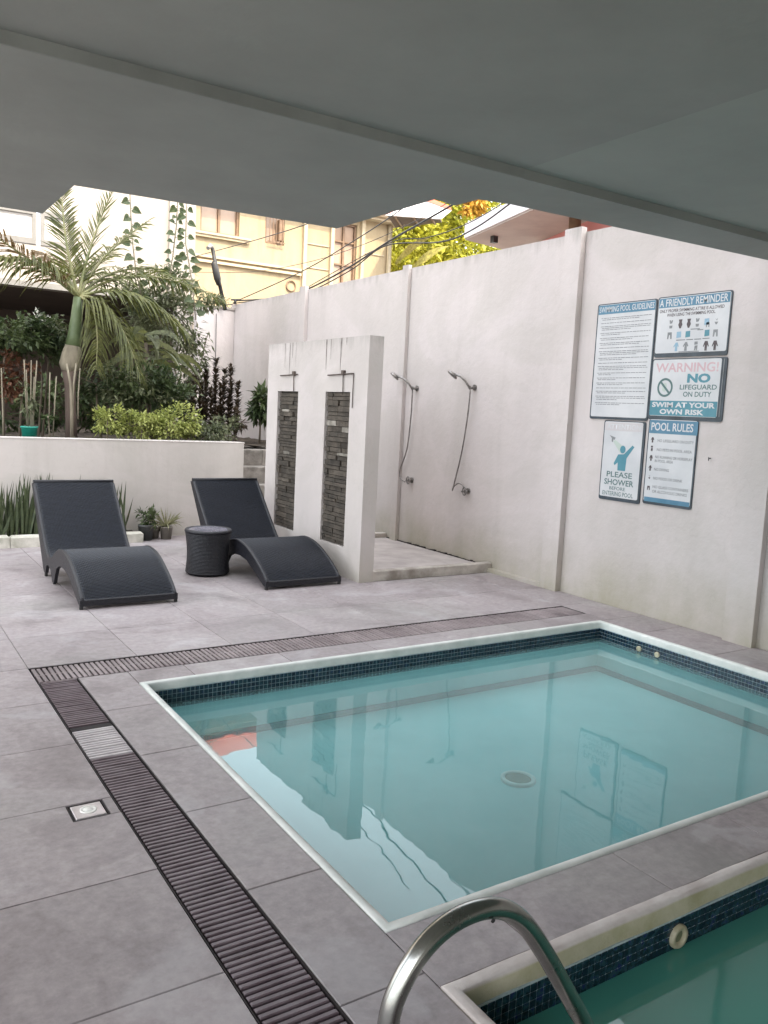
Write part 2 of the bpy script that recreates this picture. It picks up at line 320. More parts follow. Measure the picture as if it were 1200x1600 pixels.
class MB:
    def __init__(s): s.v = []; s.f = []; s.sm = []
    def add(s, vs, fs, smooth=False):
        k = len(s.v); s.v += [tuple(v) for v in vs]; s.f += [tuple(i + k for i in f) for f in fs]; s.sm += [smooth] * len(fs); return s
    def box(s, x0, x1, y0, y1, z0, z1):
        vs = [(x, y, z) for z in (z0, z1) for y in (y0, y1) for x in (x0, x1)]
        return s.add(vs, [(0, 2, 3, 1), (4, 5, 7, 6), (0, 1, 5, 4), (2, 6, 7, 3), (0, 4, 6, 2), (1, 3, 7, 5)])
    def bbox(s, x0, x1, y0, y1, z0, z1, b=0.004):
        # box with its upper edges chamfered
        vs = [(x, y, z0) for y in (y0, y1) for x in (x0, x1)] + [(x, y, z1 - b) for y in (y0, y1) for x in (x0, x1)] + \
             [(x, y, z1) for y in (y0 + b, y1 - b) for x in (x0 + b, x1 - b)]
        f = [(0, 2, 3, 1)]
        for a, c in ((0, 1), (1, 3), (3, 2), (2, 0)):
            f += [(a, c, c + 4, a + 4), (a + 4, c + 4, c + 8, a + 8)]
        f.append((8, 9, 11, 10)); return s.add(vs, f)
    def prism(s, poly, z0, z1):
        n = len(poly); vs = [(x, y, z0) for x, y in poly] + [(x, y, z1) for x, y in poly]
        return s.add(vs, [tuple(range(n))[::-1], tuple(range(n, 2 * n))] + [(i, (i + 1) % n, (i + 1) % n + n, i + n) for i in range(n)])
    def prism_x(s, poly, x0, x1):
        # polygon in (y, z) extruded along x
        n = len(poly); vs = [(x0, y, z) for y, z in poly] + [(x1, y, z) for y, z in poly]
        return s.add(vs, [tuple(range(n)), tuple(range(n, 2 * n))[::-1]] + [(i, i + n, (i + 1) % n + n, (i + 1) % n) for i in range(n)])
    def tube(s, pts, r, n=8, cap=True, smooth=True):
        pts = [Vector(p) for p in pts]; rs = r if isinstance(r, (list, tuple)) else [r] * len(pts)
        vs = []; up = None
        for i, p in enumerate(pts):
            d = (pts[min(i + 1, len(pts) - 1)] - pts[max(i - 1, 0)])
            d = d.normalized() if d.length > 1e-9 else Vector((0, 0, 1))
            if up is None: up = Vector((0, 0, 1)) if abs(d.z) < 0.9 else Vector((1, 0, 0))
            a = d.cross(up)
            if a.length < 1e-5: a = d.cross(Vector((0, 1, 0)))
            a.normalize(); b = a.cross(d); up = b
            for k in range(n):
                t = 2 * math.pi * k / n
                vs.append(p + (a * math.cos(t) + b * math.sin(t)) * rs[i])
        f = []
        for i in range(len(pts) - 1):
            for k in range(n):
                f.append((i * n + k, i * n + (k + 1) % n, (i + 1) * n + (k + 1) % n, (i + 1) * n + k))
        s.add(vs, f, smooth)
        if cap:
            k = len(s.v) - len(vs)
            s.f.append(tuple(k + i for i in range(n))[::-1]); s.sm.append(False)
            s.f.append(tuple(k + (len(pts) - 1) * n + i for i in range(n))); s.sm.append(False)
        return s
    def lathe(s, c, prof, n=32, smooth=True):
        cx, cy, cz = c; vs = []
        for r, z in prof:
            for k in range(n):
                t = 2 * math.pi * k / n; vs.append((cx + r * math.cos(t), cy + r * math.sin(t), cz + z))
        f = [(i * n + k, i * n + (k + 1) % n, (i + 1) * n + (k + 1) % n, (i + 1) * n + k) for i in range(len(prof) - 1) for k in range(n)]
        return s.add(vs, f, smooth)
    def build(s, name, mat, parent=None, origin=None, kind=None):
        me = bpy.data.meshes.new(name)
        off = wloc(parent) if parent is not None else (Vector(origin) if origin is not None else Vector((0, 0, 0)))
        me.from_pydata([(x - off.x, y - off.y, z - off.z) for x, y, z in s.v], [], s.f)
        me.polygons.foreach_set('use_smooth', s.sm)
        me.materials.append(M[mat] if isinstance(mat, str) else mat); me.update()
        o = bpy.data.objects.new(name, me); COL.objects.link(o)
        if parent is not None: o.parent = parent
        elif origin is not None: o.location = origin
        if kind: o['kind'] = kind
        return o

def fixn(o):
    bm = bmesh.new(); bm.from_mesh(o.data); bmesh.ops.recalc_face_normals(bm, faces=bm.faces); bm.to_mesh(o.data); bm.free(); return o
def tag(o, label, cat, group=None):
    o['label'] = label; o['category'] = cat
    if group: o['group'] = group
    return o
def thing(name, label, cat, loc, group=None):
    o = bpy.data.objects.new(name, None); COL.objects.link(o); o.location = loc; o.empty_display_size = 0.1
    return tag(o, label, cat, group)
def copy_tree(o, parent=None):
    c = o.copy(); COL.objects.link(c)
    if parent is not None: c.parent = parent
    for ch in [x for x in COL.objects if x.parent == o]: copy_tree(ch, c)
    return c

# point on the vertical plane y = Y (or x = X) seen in the survey photo, in metres
def _ray(px, py):
    a, b, f = px - 600, py - 800, 1298.5
    return Vector([CR[0][i] * a + CR[1][i] * b + CR[2][i] * f for i in range(3)])
def aty(px, py, Y): d = _ray(px, py); return Vector((0, 0, 1.5)) + d * (Y / d.y)
def atx(px, py, X): d = _ray(px, py); return Vector((0, 0, 1.5)) + d * (X / d.x)

# ------------------------------------------------------------------ ground and tiled deck
g = MB(); g.add([(-60, -30, -2.2), (80, -30, -2.2), (80, 120, -2.2), (-60, 120, -2.2)], [(0, 1, 2, 3)])
g.build('ground', 'concrete_ground', kind='structure')
fl = MB()
for b in ((-4, 0.815, -3, 4.77), (1.020, 1.300, -3, 4.50), (1.300, 4.78, 4.265, 4.50), (4.78, 5.29, -3, 4.50), (4.885, 5.29, 4.50, 4.77),
          (-4, 5.29, 4.77, 9.1), (1.300, 4.78, 1.570, 1.872), (0.812, 1.022, -3, 4.502)):
    fl.box(b[0], b[1], b[2], b[3], -2.1, -0.012 if b[0] != 0.812 else -0.08)
fl.box(0.815, 4.885, 4.5, 4.77, -2.1, -0.08)
deck = fl.build('floor', 'screed', kind='structure')
_tm = {}
def tile(x0, x1, y0, y1, parent=deck):
    gp = 0.0014
    w, d = round(x1 - x0, 3), round(y1 - y0, 3)
    if w < 0.02 or d < 0.02: return
    if (w, d) not in _tm:
        mb = MB().bbox(gp, w - gp, gp, d - gp, -0.011, 0, 0.0025)
        me = bpy.data.meshes.new('tile'); me.from_pydata(mb.v, [], mb.f); me.materials.append(M['tile']); _tm[(w, d)] = me
    o = bpy.data.objects.new('tile', _tm[(w, d)]); COL.objects.link(o)
    o.location = (x0, y0, random.uniform(-0.0006, 0.0006)); o.parent = parent
def grid(xs, ys, skip=None):
    for i in range(len(xs) - 1):
        for j in range(len(ys) - 1):
            if skip and skip(xs[i], ys[j]): continue
            tile(xs[i], xs[i + 1], ys[j], ys[j + 1])
ysl = [4.77, 4.183, 3.617, 3.048, 2.486, 1.917, 1.35, 0.785, 0.22, -0.345, -0.91, -1.475, -2.04, -2.6][::-1]
DX0, DX1, DY0, DY1 = 0.648, 0.778, 2.916, 3.046          # the floor drain is cut out of one row
for i, (a, b) in enumerate(((-3.985, -2.785), (-2.785, -1.585), (-1.585, -0.385), (-0.385, 0.815))):
    for j in range(len(ysl) - 1):
        if i == 3 and abs(ysl[j] - 2.486) < 1e-3:
            gp = 0.0022; y0, y1 = ysl[j], ysl[j + 1]
            MB().prism([(a + gp, y0 + gp), (b - gp, y0 + gp), (b - gp, DY0 - gp), (DX0 - gp, DY0 - gp), (DX0 - gp, y1 - gp), (a + gp, y1 - gp)], -0.011, 0).build('tile', 'tile', deck)
            tile(DX1, b, DY0, y1); continue
        tile(a, b, ysl[j], ysl[j + 1])
xs = [-3.985, -3.385, -2.785, -2.185, -1.585, -0.985, -0.385, 0.215, 0.815, 1.415, 2.012, 2.612, 3.212, 3.812, 4.405, 4.885, 5.285]
grid(xs, [4.77, 5.40, 6.0, 6.6, 7.2, 7.8, 8.4, 9.05], lambda x, y: x > 3.7 and y > 5.9)
# under the shower wall and tray side: cut pieces
for (a, b, c, d) in ((3.812, 4.405, 6.0, 6.11), (4.405, 4.885, 6.0, 6.11), (4.885, 5.285, 6.0, 6.11), (3.812, 4.405, 8.13, 9.05), (4.405, 5.285, 8.13, 9.05)):
    tile(a, b, c, d)
grid([1.018, 1.283], [-0.6, -0.03, 0.535, 1.09, 1.655, 2.240, 2.805, 3.37, 3.95, 4.498])
grid([1.283, 1.60, 2.2, 2.8, 3.4, 4.0, 4.6, 4.885], [4.283, 4.498])
grid([4.885, 5.285], [4.283, 4.77])
grid([4.805, 5.285], [-0.9, -0.3, 0.3, 0.9, 1.5, 2.1, 2.7, 3.3, 3.9, 4.283])
grid([1.283, 1.63, 2.232, 2.842, 3.44, 4.04, 4.805], [1.588, 1.853])

# ------------------------------------------------------------------ pools
def pool(name, x0, x1, y0, y1, zw, zf, cop, w, face, rows, plaster, stripe):
    root = MB()
    i0, i1, j0, j1 = x0 + w, x1 - w, y0 + w, y1 - w
    root.box(x0, x1, y0, y1, zf - 0.12, zf)
    for (a, b, c, d) in ((x0 + 0.006, i0 - 0.004, y0 + 0.006, y1 - 0.006), (i1 + 0.004, x1 - 0.006, y0 + 0.006, y1 - 0.006), (i0 - 0.004, i1 + 0.004, y0 + 0.006, j0 - 0.004), (i0 - 0.004, i1 + 0.004, j1 + 0.004, y1 - 0.006)):
        root.box(a, b, c, d, zf, -0.02)
    root = root.build(name, plaster, kind='structure')
    cp = MB()
    # rounded lip: profile swept round the four sides with mitred corners
    prof = [(0.0, -0.012), (0.002, 0.003), (0.008, 0.007), (w * 0.6, 0.006), (w * 0.9, 0.002), (w, -0.008), (w + 0.001, -face)]
    nseg = 24; jit = 0.0012 if cop == 'coping' else 0.004
    rings = []
    for side in range(4):
        for k in range(nseg):
            t = k / nseg; ring = []
            for (o_, z) in prof:
                j = random.uniform(-jit, jit) if k else 0
                cx0, cx1, cy0, cy1 = x0 + o_, x1 - o_, y0 + o_, y1 - o_
                if side == 0: q = (cx0 + (cx1 - cx0) * t, cy0 + j)
                elif side == 1: q = (cx1 + j, cy0 + (cy1 - cy0) * t)
                elif side == 2: q = (cx1 + (cx0 - cx1) * t, cy1 + j)
                else: q = (cx0 + j, cy1 + (cy0 - cy1) * t)
                ring.append((q[0], q[1], z + random.uniform(-jit, jit) * 0.4))
            rings.append(ring)
    n = len(prof); vs = [p for r_ in rings for p in r_]; N = len(rings)
    cp.add(vs, [(i * n + k, ((i + 1) % N) * n + k, ((i + 1) % N) * n + k + 1, i * n + k + 1) for i in range(N) for k in range(n - 1)], True)
    fixn(cp.build('coping', cop, root))
    # mosaic band
    gr = MB(); t = 0.004; zb = -face - rows * 0.0255 - 0.002
    for (a, b, c, d) in ((i0, i1, j1 - t, j1), (i0, i1, j0, j0 + t), (i0, i0 + t, j0 + t, j1 - t), (i1 - t, i1, j0 + t, j1 - t)):
        gr.box(a - (0.003 if a == i0 else 0), b + (0.003 if b == i1 else 0), c - (0.003 if c == j0 else 0), d + (0.003 if d == j1 else 0), zb, -face + 0.004)
    gr.build('grout_band', 'grout', root)
    mo = MB(); p = 0.0255; s = 0.0225; th = 0.0025
    def seg(L):
        k = int(L / p); return [(i + 0.5) * L / k for i in range(k)]
    for q in range(rows):
        z0 = -face - (q + 1) * p + 0.0015; z1 = z0 + s
        for u in seg(i1 - i0 - 2 * t):
            x = i0 + t + u
            mo.box(x - s / 2, x + s / 2, j1 - t - th, j1 - t + 0.001, z0, z1)
            mo.box(x - s / 2, x + s / 2, j0 + t - 0.001, j0 + t + th, z0, z1)
        for u in seg(j1 - j0 - 2 * t):
            y = j0 + t + u
            mo.box(i0 + t - 0.001, i0 + t + th, y - s / 2, y + s / 2, z0, z1)
            mo.box(i1 - t - th, i1 - t + 0.001, y - s / 2, y + s / 2, z0, z1)
    m_ = mo.build('mosaic_tiles', 'mosaic', root, kind='stuff')
    if stripe:
        st = MB(); sw = 0.012
        st.box(i0, i1, j1 - sw, j1, zf, zf + 0.004); st.box(i0, i1, j0, j0 + sw, zf, zf + 0.004)
        st.box(i0, i0 + sw, j0 + sw, j1 - sw, zf, zf + 0.004); st.box(i1 - sw, i1, j0 + sw, j1 - sw, zf, zf + 0.004)
        for (a, b, c, d) in ((i0, i1, j1 - 0.003, j1 + 0.003), (i0, i1, j0 - 0.003, j0 + 0.003), (i0 - 0.003, i0 + 0.003, j0, j1), (i1 - 0.003, i1 + 0.003, j0, j1)):
            st.box(a, b, c, d, zf + 0.005, zf + 0.038)
        st.build('floor_stripe', 'stripe', root)
    wt = MB(); nx, ny = 2, 2
    wt.add([(i0 - 0.002, j0 - 0.002, zw), (i1 + 0.002, j0 - 0.002, zw), (i1 + 0.002, j1 + 0.002, zw), (i0 - 0.002, j1 + 0.002, zw)], [(0, 1, 2, 3)])
    return root, wt
p1, w1 = pool('childrens_pool', 1.283, 4.803, 1.853, 4.283, -0.125, -0.375, 'coping', 0.036, 0.045, 4, 'pool_plaster', True)
w1.build('pool_water', 'water', kind='structure')
p2, w2 = pool('main_pool', 1.283, 4.9, -6.0, 1.588, -0.160, -1.3, 'coping_old', 0.046, 0.060, 6, 'pool_plaster_deep', False)
w2.build('pool_water', 'water2', kind='structure')

# main drain on the floor of the small pool
t = thing('pool_drain', 'round white-rimmed drain cover on the floor of the turquoise pool', 'drain', (2.91, 3.06, -0.375))
MB().lathe((2.91, 3.06, -0.375), [(0.092, 0), (0.092, 0.012), (0.085, 0.016), (0.070, 0.014), (0.068, 0.006)], 40).build('rim', 'whiteplastic', t)
gm = MB().lathe((2.91, 3.06, -0.375), [(0.001, 0.009), (0.068, 0.009)], 40); gm.build('cover', basic('drain_cover_olive', (0.10, 0.12, 0.08, 1), (0.14, 0.16, 0.10, 1), 20, 0.7), t)

# wall return fitting in the main pool
t = thing('pool_return_fitting', 'yellowed round inlet fitting set in the mosaic band of the green pool', 'pool inlet', (2.2, 1.54, -0.12))
def ringy(cx, y, cz, prof, n=28):
    mb = MB(); vs = []
    for r, d in prof:
        for k in range(n):
            a = 2 * math.pi * k / n; vs.append((cx + r * math.cos(a), y - d, cz + r * math.sin(a)))
    mb.add(vs, [(i * n + k, i * n + (k + 1) % n, (i + 1) * n + (k + 1) % n, (i + 1) * n + k) for i in range(len(prof) - 1) for k in range(n)], True); return mb
ringy(2.2, 1.539, -0.118, [(0.040, 0), (0.040, 0.010), (0.035, 0.017), (0.026, 0.017), (0.022, 0.010), (0.020, 0.004)]).build('flange', 'agedplastic', t)
ringy(2.2, 1.539, -0.118, [(0.0005, 0.006), (0.021, 0.006)]).build('nozzle', basic('nozzle_dark', (0.12, 0.14, 0.08, 1), (0.2, 0.2, 0.12, 1), 20, 0.6), t)
# two small inlets on the far side of the small pool
for k, (y, lab) in enumerate(((3.86, 'small pale inlet in the navy band nearer the pool corner'), (3.70, 'small pale inlet in the navy band farther from the pool corner'))):
    t = thing('pool_inlet', lab, 'pool inlet', (4.76, y, -0.1), 'small inlets in the turquoise pool')
    mb = MB(); n = 16; vs = []
    for r, d in ((0.020, 0), (0.020, 0.008), (0.012, 0.012), (0.001, 0.008)):
        for q in range(n):
            a = 2 * math.pi * q / n; vs.append((4.760 - d, y + r * math.cos(a), -0.100 + r * math.sin(a)))
    mb.add(vs, [(i * n + q, i * n + (q + 1) % n, (i + 1) * n + (q + 1) % n, (i + 1) * n + q) for i in range(3) for q in range(n)], True).build('flange', 'agedplastic', t)

# ------------------------------------------------------------------ drain grates
def grate(name, lab, x0, x1, y0, y1, axis, pitch, mat, frame_mat='trough', spine=True, cat='drain grate'):
    t = thing(name, lab, cat, ((x0 + x1) / 2, (y0 + y1) / 2, -0.05), 'channel grates round the pool')
    MB().box(x0, x1, y0, y1, -0.079, -0.072).build('channel', 'trough', t)
    L = (y1 - y0) if axis == 'x' else (x1 - x0)     # bars run along `axis`
    k = int(L / pitch); me = None; bw = pitch * 0.70
    for i in range(k):
        c = (i + 0.5) * L / k
        if me is None:
            mb = MB()
            wd = (x1 - x0 - 0.010) if axis == 'x' else (y1 - y0 - 0.014)
            if axis == 'x': mb.bbox(-wd / 2, wd / 2, -bw / 2, bw / 2, -0.020, 0, 0.003)
            else: mb.bbox(-bw / 2, bw / 2, -wd / 2, wd / 2, -0.020, 0, 0.003)
            me = bpy.data.meshes.new('grate_bar'); me.from_pydata(mb.v, [], mb.f); me.materials.append(M[mat])
        o = bpy.data.objects.new('grate_bar', me); COL.objects.link(o); o.parent = t
        wx, wy = ((x0 + x1) / 2, y0 + c) if axis == 'x' else (x0 + c, (y0 + y1) / 2)
        o.location = Vector((wx, wy, random.uniform(-0.0035, -0.0015))) - t.location
        o.rotation_euler = (0, 0, random.uniform(-0.012, 0.012) if axis == 'x' else random.uniform(-0.02, 0.02))
    sp = MB()
    if axis == 'x':
        sp.box(x0 + (x1 - x0) * 0.5 - 0.005, x0 + (x1 - x0) * 0.5 + 0.005, y0, y1, -0.026, -0.010)
    else:
        ym = y0 + (y1 - y0) * 0.5
        sp.box(x0, x1, ym - 0.006, ym + 0.006, -0.026, -0.0045)
        sp.box(x0, x1, y0, y0 + 0.010, -0.026, -0.006)
    sp.build('spine', mat, t)
    return t
grate('channel_grate', 'long dark brown grate beside the pool, running out at the bottom of the picture', 0.821, 1.013, -0.4, 3.430, 'x', 0.0245, 'grate')
grate('channel_grate', 'short pale grey section let into the brown grate', 0.821, 1.013, 3.432, 3.765, 'x', 0.0245, 'grate_pale')
t = thing('channel_grate', 'dark solid cover strip between the pale grate section and the brown one', 'drain grate', (0.917, 3.8, -0.05), 'channel grates round the pool')
MB().bbox(0.823, 1.011, 3.768, 3.815, -0.025, -0.006).build('cover_strip', 'trough', t)
grate('channel_grate', 'brown grate section between the pale section and the corner with the far grate', 0.821, 1.013, 3.818, 4.497, 'x', 0.0245, 'grate')
grate('channel_grate', 'long dusty grate crossing the deck behind the pool', 0.822, 4.875, 4.507, 4.762, 'y', 0.0285, 'grate_back')
e = MB(); e.box(0.8155, 0.8195, -0.4, 4.503, -0.07, -0.0015); e.box(1.0142, 1.0172, -0.4, 4.503, -0.07, -0.0015)
e.box(0.8155, 4.8845, 4.7635, 4.7685, -0.07, -0.002); e.box(1.0172, 4.8845, 4.5005, 4.5045, -0.07, -0.002); e.box(4.8785, 4.8835, 4.5055, 4.7625, -0.07, -0.002)
e.build('channel_edge', 'trough', deck)

# floor drain
t = thing('floor_drain', 'small square metal floor drain in the grey tiles left of the grate', 'drain', (0.713, 2.981, -0.011))
cx, cy = 0.713, 2.981
fr = MB()
for (a, b, c, d) in ((-0.0645, 0.0645, -0.0645, -0.059), (-0.0645, 0.0645, 0.059, 0.0645), (-0.0645, -0.059, -0.059, 0.059), (0.059, 0.0645, -0.059, 0.059)):
    fr.box(cx + a, cx + b, cy + c, cy + d, -0.011, -0.002)
fr.build('frame', 'trough', t)
MB().bbox(cx - 0.054, cx + 0.054, cy - 0.056, cy + 0.050, -0.0115, 0.002, 0.003).build('plate', 'drainmetal', t)
MB().lathe((cx, cy, 0.002), [(0.030, 0), (0.030, 0.0025), (0.024, 0.003), (0.022, 0.001), (0.016, 0.001), (0.014, 0.0035), (0.001, 0.004)], 24).build('cap', 'whiteplastic', t)

# ------------------------------------------------------------------ boundary wall with pilasters
t = thing('boundary_wall', 'tall off-white painted wall with pilasters running along the pool deck', 'wall', (5.35, 5, 0))
MB().box(5.29, 5.44, -6, 12.8, -0.1, 3.09).build('wall_panel', 'wall', t)
MB().box(5.29 - 0.002, 5.45, 12.8, 12.95, -0.1, 3.095).build('end_post', 'wall', t)
for (a, b, d, zt) in ((3.300, 3.53, 0.055, 3.10), (5.205, 5.40, 0.062, 3.125), (7.80, 7.915, 0.045, 3.12), (10.25, 10.42, 0.055, 3.13)):
    MB().box(5.29 - d, 5.288, a, b, -0.005, zt).build('pilaster', 'wall', t)
MB().box(5.225, 5.2875, 5.40, 7.80, -0.006, 0.035).build('plinth', 'wall', t)
t = thing('rear_garden_wall', 'short pale wall closing the garden behind the shrubs below the floodlight', 'wall', (4.95, 12.88, 0))
MB().box(4.66, 5.285, 12.80, 12.95, 0.9, 3.0).build('wall_panel', 'wall', t)
MB().box(4.66, 5.285, 12.78, 12.97, 3.0, 3.035).build('cap', 'kerb', t)

# ------------------------------------------------------------------ shower wall, tray, showers
PX0, PX1, PY0, PY1, PZ = 3.75, 3.895, 6.11, 8.12, 2.14
t = thing('shower_wall', 'free-standing white shower wall with two upright stone-clad niches', 'wall', (3.82, 7.1, 0))
N1 = (7.41, 7.87); N2 = (6.40, 6.85); NZ = (0.27, 1.66); dn = 0.045
w = MB()
w.box(PX0 + dn, PX1, PY0, PY1, 0, PZ)                       # core
for (a, b, c, d) in ((PY0, PY1, 0, NZ[0]), (PY0, PY1, NZ[1], PZ), (PY0, N2[0], *NZ), (N2[1], N1[0], *NZ), (N1[1], PY1, *NZ)):
    w.box(PX0, PX0 + dn, a, b, c, d)
w.build('wall_panel', 'partition', t)
for (a, b) in (N1, N2):
    nb = MB().box(PX0 + dn - 0.004, PX0 + dn - 0.001, a + 0.001, b - 0.001, NZ[0] + 0.001, NZ[1] - 0.001).build('niche', 'niche', t)
    z = NZ[0] + 0.004
    while z < NZ[1] - 0.02:
        hh = min(random.choice((0.028, 0.036, 0.044, 0.052)), NZ[1] - 0.004 - z)
        y = a + 0.004
        while y < b - 0.02:
            ww = min(random.uniform(0.12, 0.26), b - 0.004 - y)
            if b - 0.004 - y - ww < 0.05: ww = b - 0.004 - y
            d = random.uniform(0.010, 0.034)
            pale = random.random() < 0.035
            mb = MB(); x0 = PX0 + dn - 0.004
            j = lambda s_=0.004: random.uniform(-s_, s_)
            vs = [(x0, y, z), (x0, y + ww - 0.003, z), (x0, y + ww - 0.003, z + hh - 0.003), (x0, y, z + hh - 0.003)]
            vs += [(x0 - d + j(), y + 0.002, z + 0.001), (x0 - d + j(), y + ww - 0.005, z + 0.001), (x0 - d + j(), y + ww - 0.005, z + hh - 0.004), (x0 - d + j(), y + 0.002, z + hh - 0.004)]
            mb.add(vs, [(0, 1, 2, 3), (4, 7, 6, 5), (0, 4, 5, 1), (1, 5, 6, 2), (2, 6, 7, 3), (3, 7, 4, 0)])
            mb.build('stone', 'stone_pale' if pale else 'stone', nb)
            y += ww
        z += hh
# drip stains: thin dried runs of dirt standing on the paint, from the coping down
st = MB()
for yc, zs in ((7.62, 1.85), (7.70, 1.95), (7.50, 2.0), (7.56, 1.92), (6.62, 1.86), (6.56, 1.95), (6.88, 1.93), (6.78, 2.05), (6.50, 1.99)):
    n = 7; wv = random.uniform(0.003, 0.014); yc += random.uniform(-0.03, 0.03); zs += random.uniform(-0.12, 0.12)
    vs = []
    for i in range(n + 1):
        q = i / n; z = PZ - 0.002 - (PZ - zs) * q; ww = wv * (1 - q * 0.75) * random.uniform(0.7, 1.2)
        vs += [(PX0 - 0.0015, yc - ww, z), (PX0 - 0.0015, yc + ww, z)]
    st.add(vs, [(2 * i, 2 * i + 1, 2 * i + 3, 2 * i + 2) for i in range(n)])
st.build('dirt_run', basic('dirt_run', (0.16, 0.14, 0.13, 1), (0.28, 0.25, 0.23, 1), 30, 0.9), t)
def spout(yc, ylo, yhi, ztop, zbot, lab, extra=None):
    s_ = thing('waterfall_pipe', lab, 'water pipe', (PX0, yc, ztop), 'thin pipes above the stone niches')
    x = PX0 - 0.012
    MB().tube([(x, ylo, ztop), (x, yhi, ztop - 0.01)], 0.006, 8).build('cross_pipe', 'rust', s_)
    MB().tube([(x, yc, ztop), (x, yc - 0.01, zbot)], 0.0045, 8).build('drop_pipe', 'rust', s_)
    MB().box(PX0 - 0.022, PX0 + 0.0, yc - 0.025, yc + 0.02, ztop - 0.012, ztop + 0.03).build('bracket', 'rust', s_)
    if extra: MB().tube(extra, 0.004, 8).build('side_pipe', 'rust', s_)
spout(7.50, 7.42, 7.80, 1.825, 1.66, 'thin rusty pipe above the left stone niche')
spout(6.52, 6.34, 6.80, 1.820, 1.66, 'thin rusty pipe with a bent end above the right stone niche', [(PX0 - 0.01, 6.345, 1.82), (PX0 - 0.01, 6.34, 1.80), (PX0 - 0.01, 6.34, 1.52)])

t = thing('shower_tray', 'raised pale concrete shower tray with a low kerb behind the white shower wall', 'shower tray', (4.6, 7.1, 0))
MB().box(3.897, 5.283, 6.22, 8.04, -0.005, 0.045).build('tray_floor', 'tray', t)
MB().bbox(3.897, 5.283, 6.135, 6.22, -0.005, 0.088, 0.008).build('kerb', 'kerb', t)
MB().bbox(3.897, 5.283, 8.04, 8.12, -0.005, 0.10, 0.008).build('kerb', 'kerb', t)
dj = MB()
for i in range(46):
    y = 6.24 + i * 0.039
    dj.box(5.283 - random.uniform(0.002, 0.012), 5.289, y, y + random.uniform(0.03, 0.038), 0.045, random.uniform(0.049, 0.062))
dj.build('dirty_joint', 'trough', t)

def shower(lab, head, neck, hold, hose, valve, left):
    X = 5.29
    s_ = thing('hand_shower', lab, 'shower', (X, hold[0], hold[1]), 'hand showers on the wall')
    hy, hz = head
    # round head as a tilted disc facing down and out
    nrm = Vector((-0.55, 0.35, -0.75)).normalized(); a = nrm.cross(Vector((0, 1, 0))).normalized(); b = nrm.cross(a)
    c = Vector((X - 0.16, hy, hz)); n = 24; vs = []
    for r, d in ((0.001, 0.014), (0.052, 0.014), (0.060, 0.006), (0.058, -0.006), (0.035, -0.020), (0.001, -0.024)):
        for k in range(n):
            q = 2 * math.pi * k / n; vs.append(c + (a * math.cos(q) + b * math.sin(q)) * r + nrm * d)
    MB().add(vs, [(i * n + k, i * n + (k + 1) % n, (i + 1) * n + (k + 1) % n, (i + 1) * n + k) for i in range(5) for k in range(n)], True).build('shower_head', 'chrome', s_)
    MB().tube([c - nrm * 0.012, (X - 0.13, neck[0] + 0.03, neck[1] + 0.05), (X - 0.085, neck[0], neck[1]), (X - 0.06, hold[0], hold[1] - 0.02)], [0.013, 0.012, 0.011, 0.012], 10).build('handle', 'chrome', s_)
    MB().tube([(X, hold[0], hold[1]), (X - 0.065, hold[0], hold[1])], 0.017, 12).tube([(X - 0.001, hold[0], hold[1]), (X - 0.012, hold[0], hold[1])], 0.030, 14).build('holder', 'chrome', s_)
    pts = [Vector((X - d, y, z)) for (y, z, d) in hose]; sm = []
    for i in range(len(pts) - 1):
        p0 = pts[max(i - 1, 0)]; p3 = pts[min(i + 2, len(pts) - 1)]
        for k in range(6):
            u = k / 6; sm.append(0.5 * ((2 * pts[i]) + (pts[i + 1] - p0) * u + (2 * p0 - 5 * pts[i] + 4 * pts[i + 1] - p3) * u * u + (3 * pts[i] - p0 - 3 * pts[i + 1] + p3) * u ** 3))
    sm.append(pts[-1]); MB().tube(sm, 0.0075, 8).build('hose', 'chrome', s_)
    vy, vz = valve
    v = MB().tube([(X, vy, vz), (X - 0.05, vy, vz)], 0.016, 12).tube([(X, vy, vz), (X - 0.01, vy, vz)], 0.032, 16).tube([(X - 0.035, vy + 0.065, vz - 0.01), (X - 0.04, vy, vz)], 0.010, 8).build('valve', 'chrome', s_)
    ring = [(X - 0.055, vy - 0.0 + 0.030 * math.cos(q), vz + 0.042 * math.sin(q)) for q in [2 * math.pi * k / 16 for k in range(17)]]
    MB().tube(ring, 0.006, 6, cap=False).tube([(X - 0.055, vy, vz - 0.04), (X - 0.055, vy, vz + 0.04)], 0.004, 6).build('valve_wheel', 'chrome', v)
shower('chrome hand shower with a smoothly curving hose, nearer the white shower wall', (7.80, 1.90), (7.62, 1.82), (7.575, 1.775),
       [(7.58, 1.75, 0.06), (7.60, 1.45, 0.05), (7.66, 1.10, 0.04), (7.76, 0.86, 0.05), (7.74, 0.77, 0.05), (7.65, 0.735, 0.05)], (7.585, 0.76), True)
shower('chrome hand shower whose hose kinks sharply above its valve, nearer the signs', (6.745, 1.905), (6.62, 1.84), (6.57, 1.785),
       [(6.57, 1.76, 0.06), (6.60, 1.50, 0.05), (6.67, 1.15, 0.04), (6.75, 0.86, 0.04), (6.79, 0.735, 0.04), (6.765, 0.77, 0.045), (6.69, 0.812, 0.05), (6.62, 0.805, 0.05), (6.59, 0.765, 0.045)], (6.575, 0.745), False)

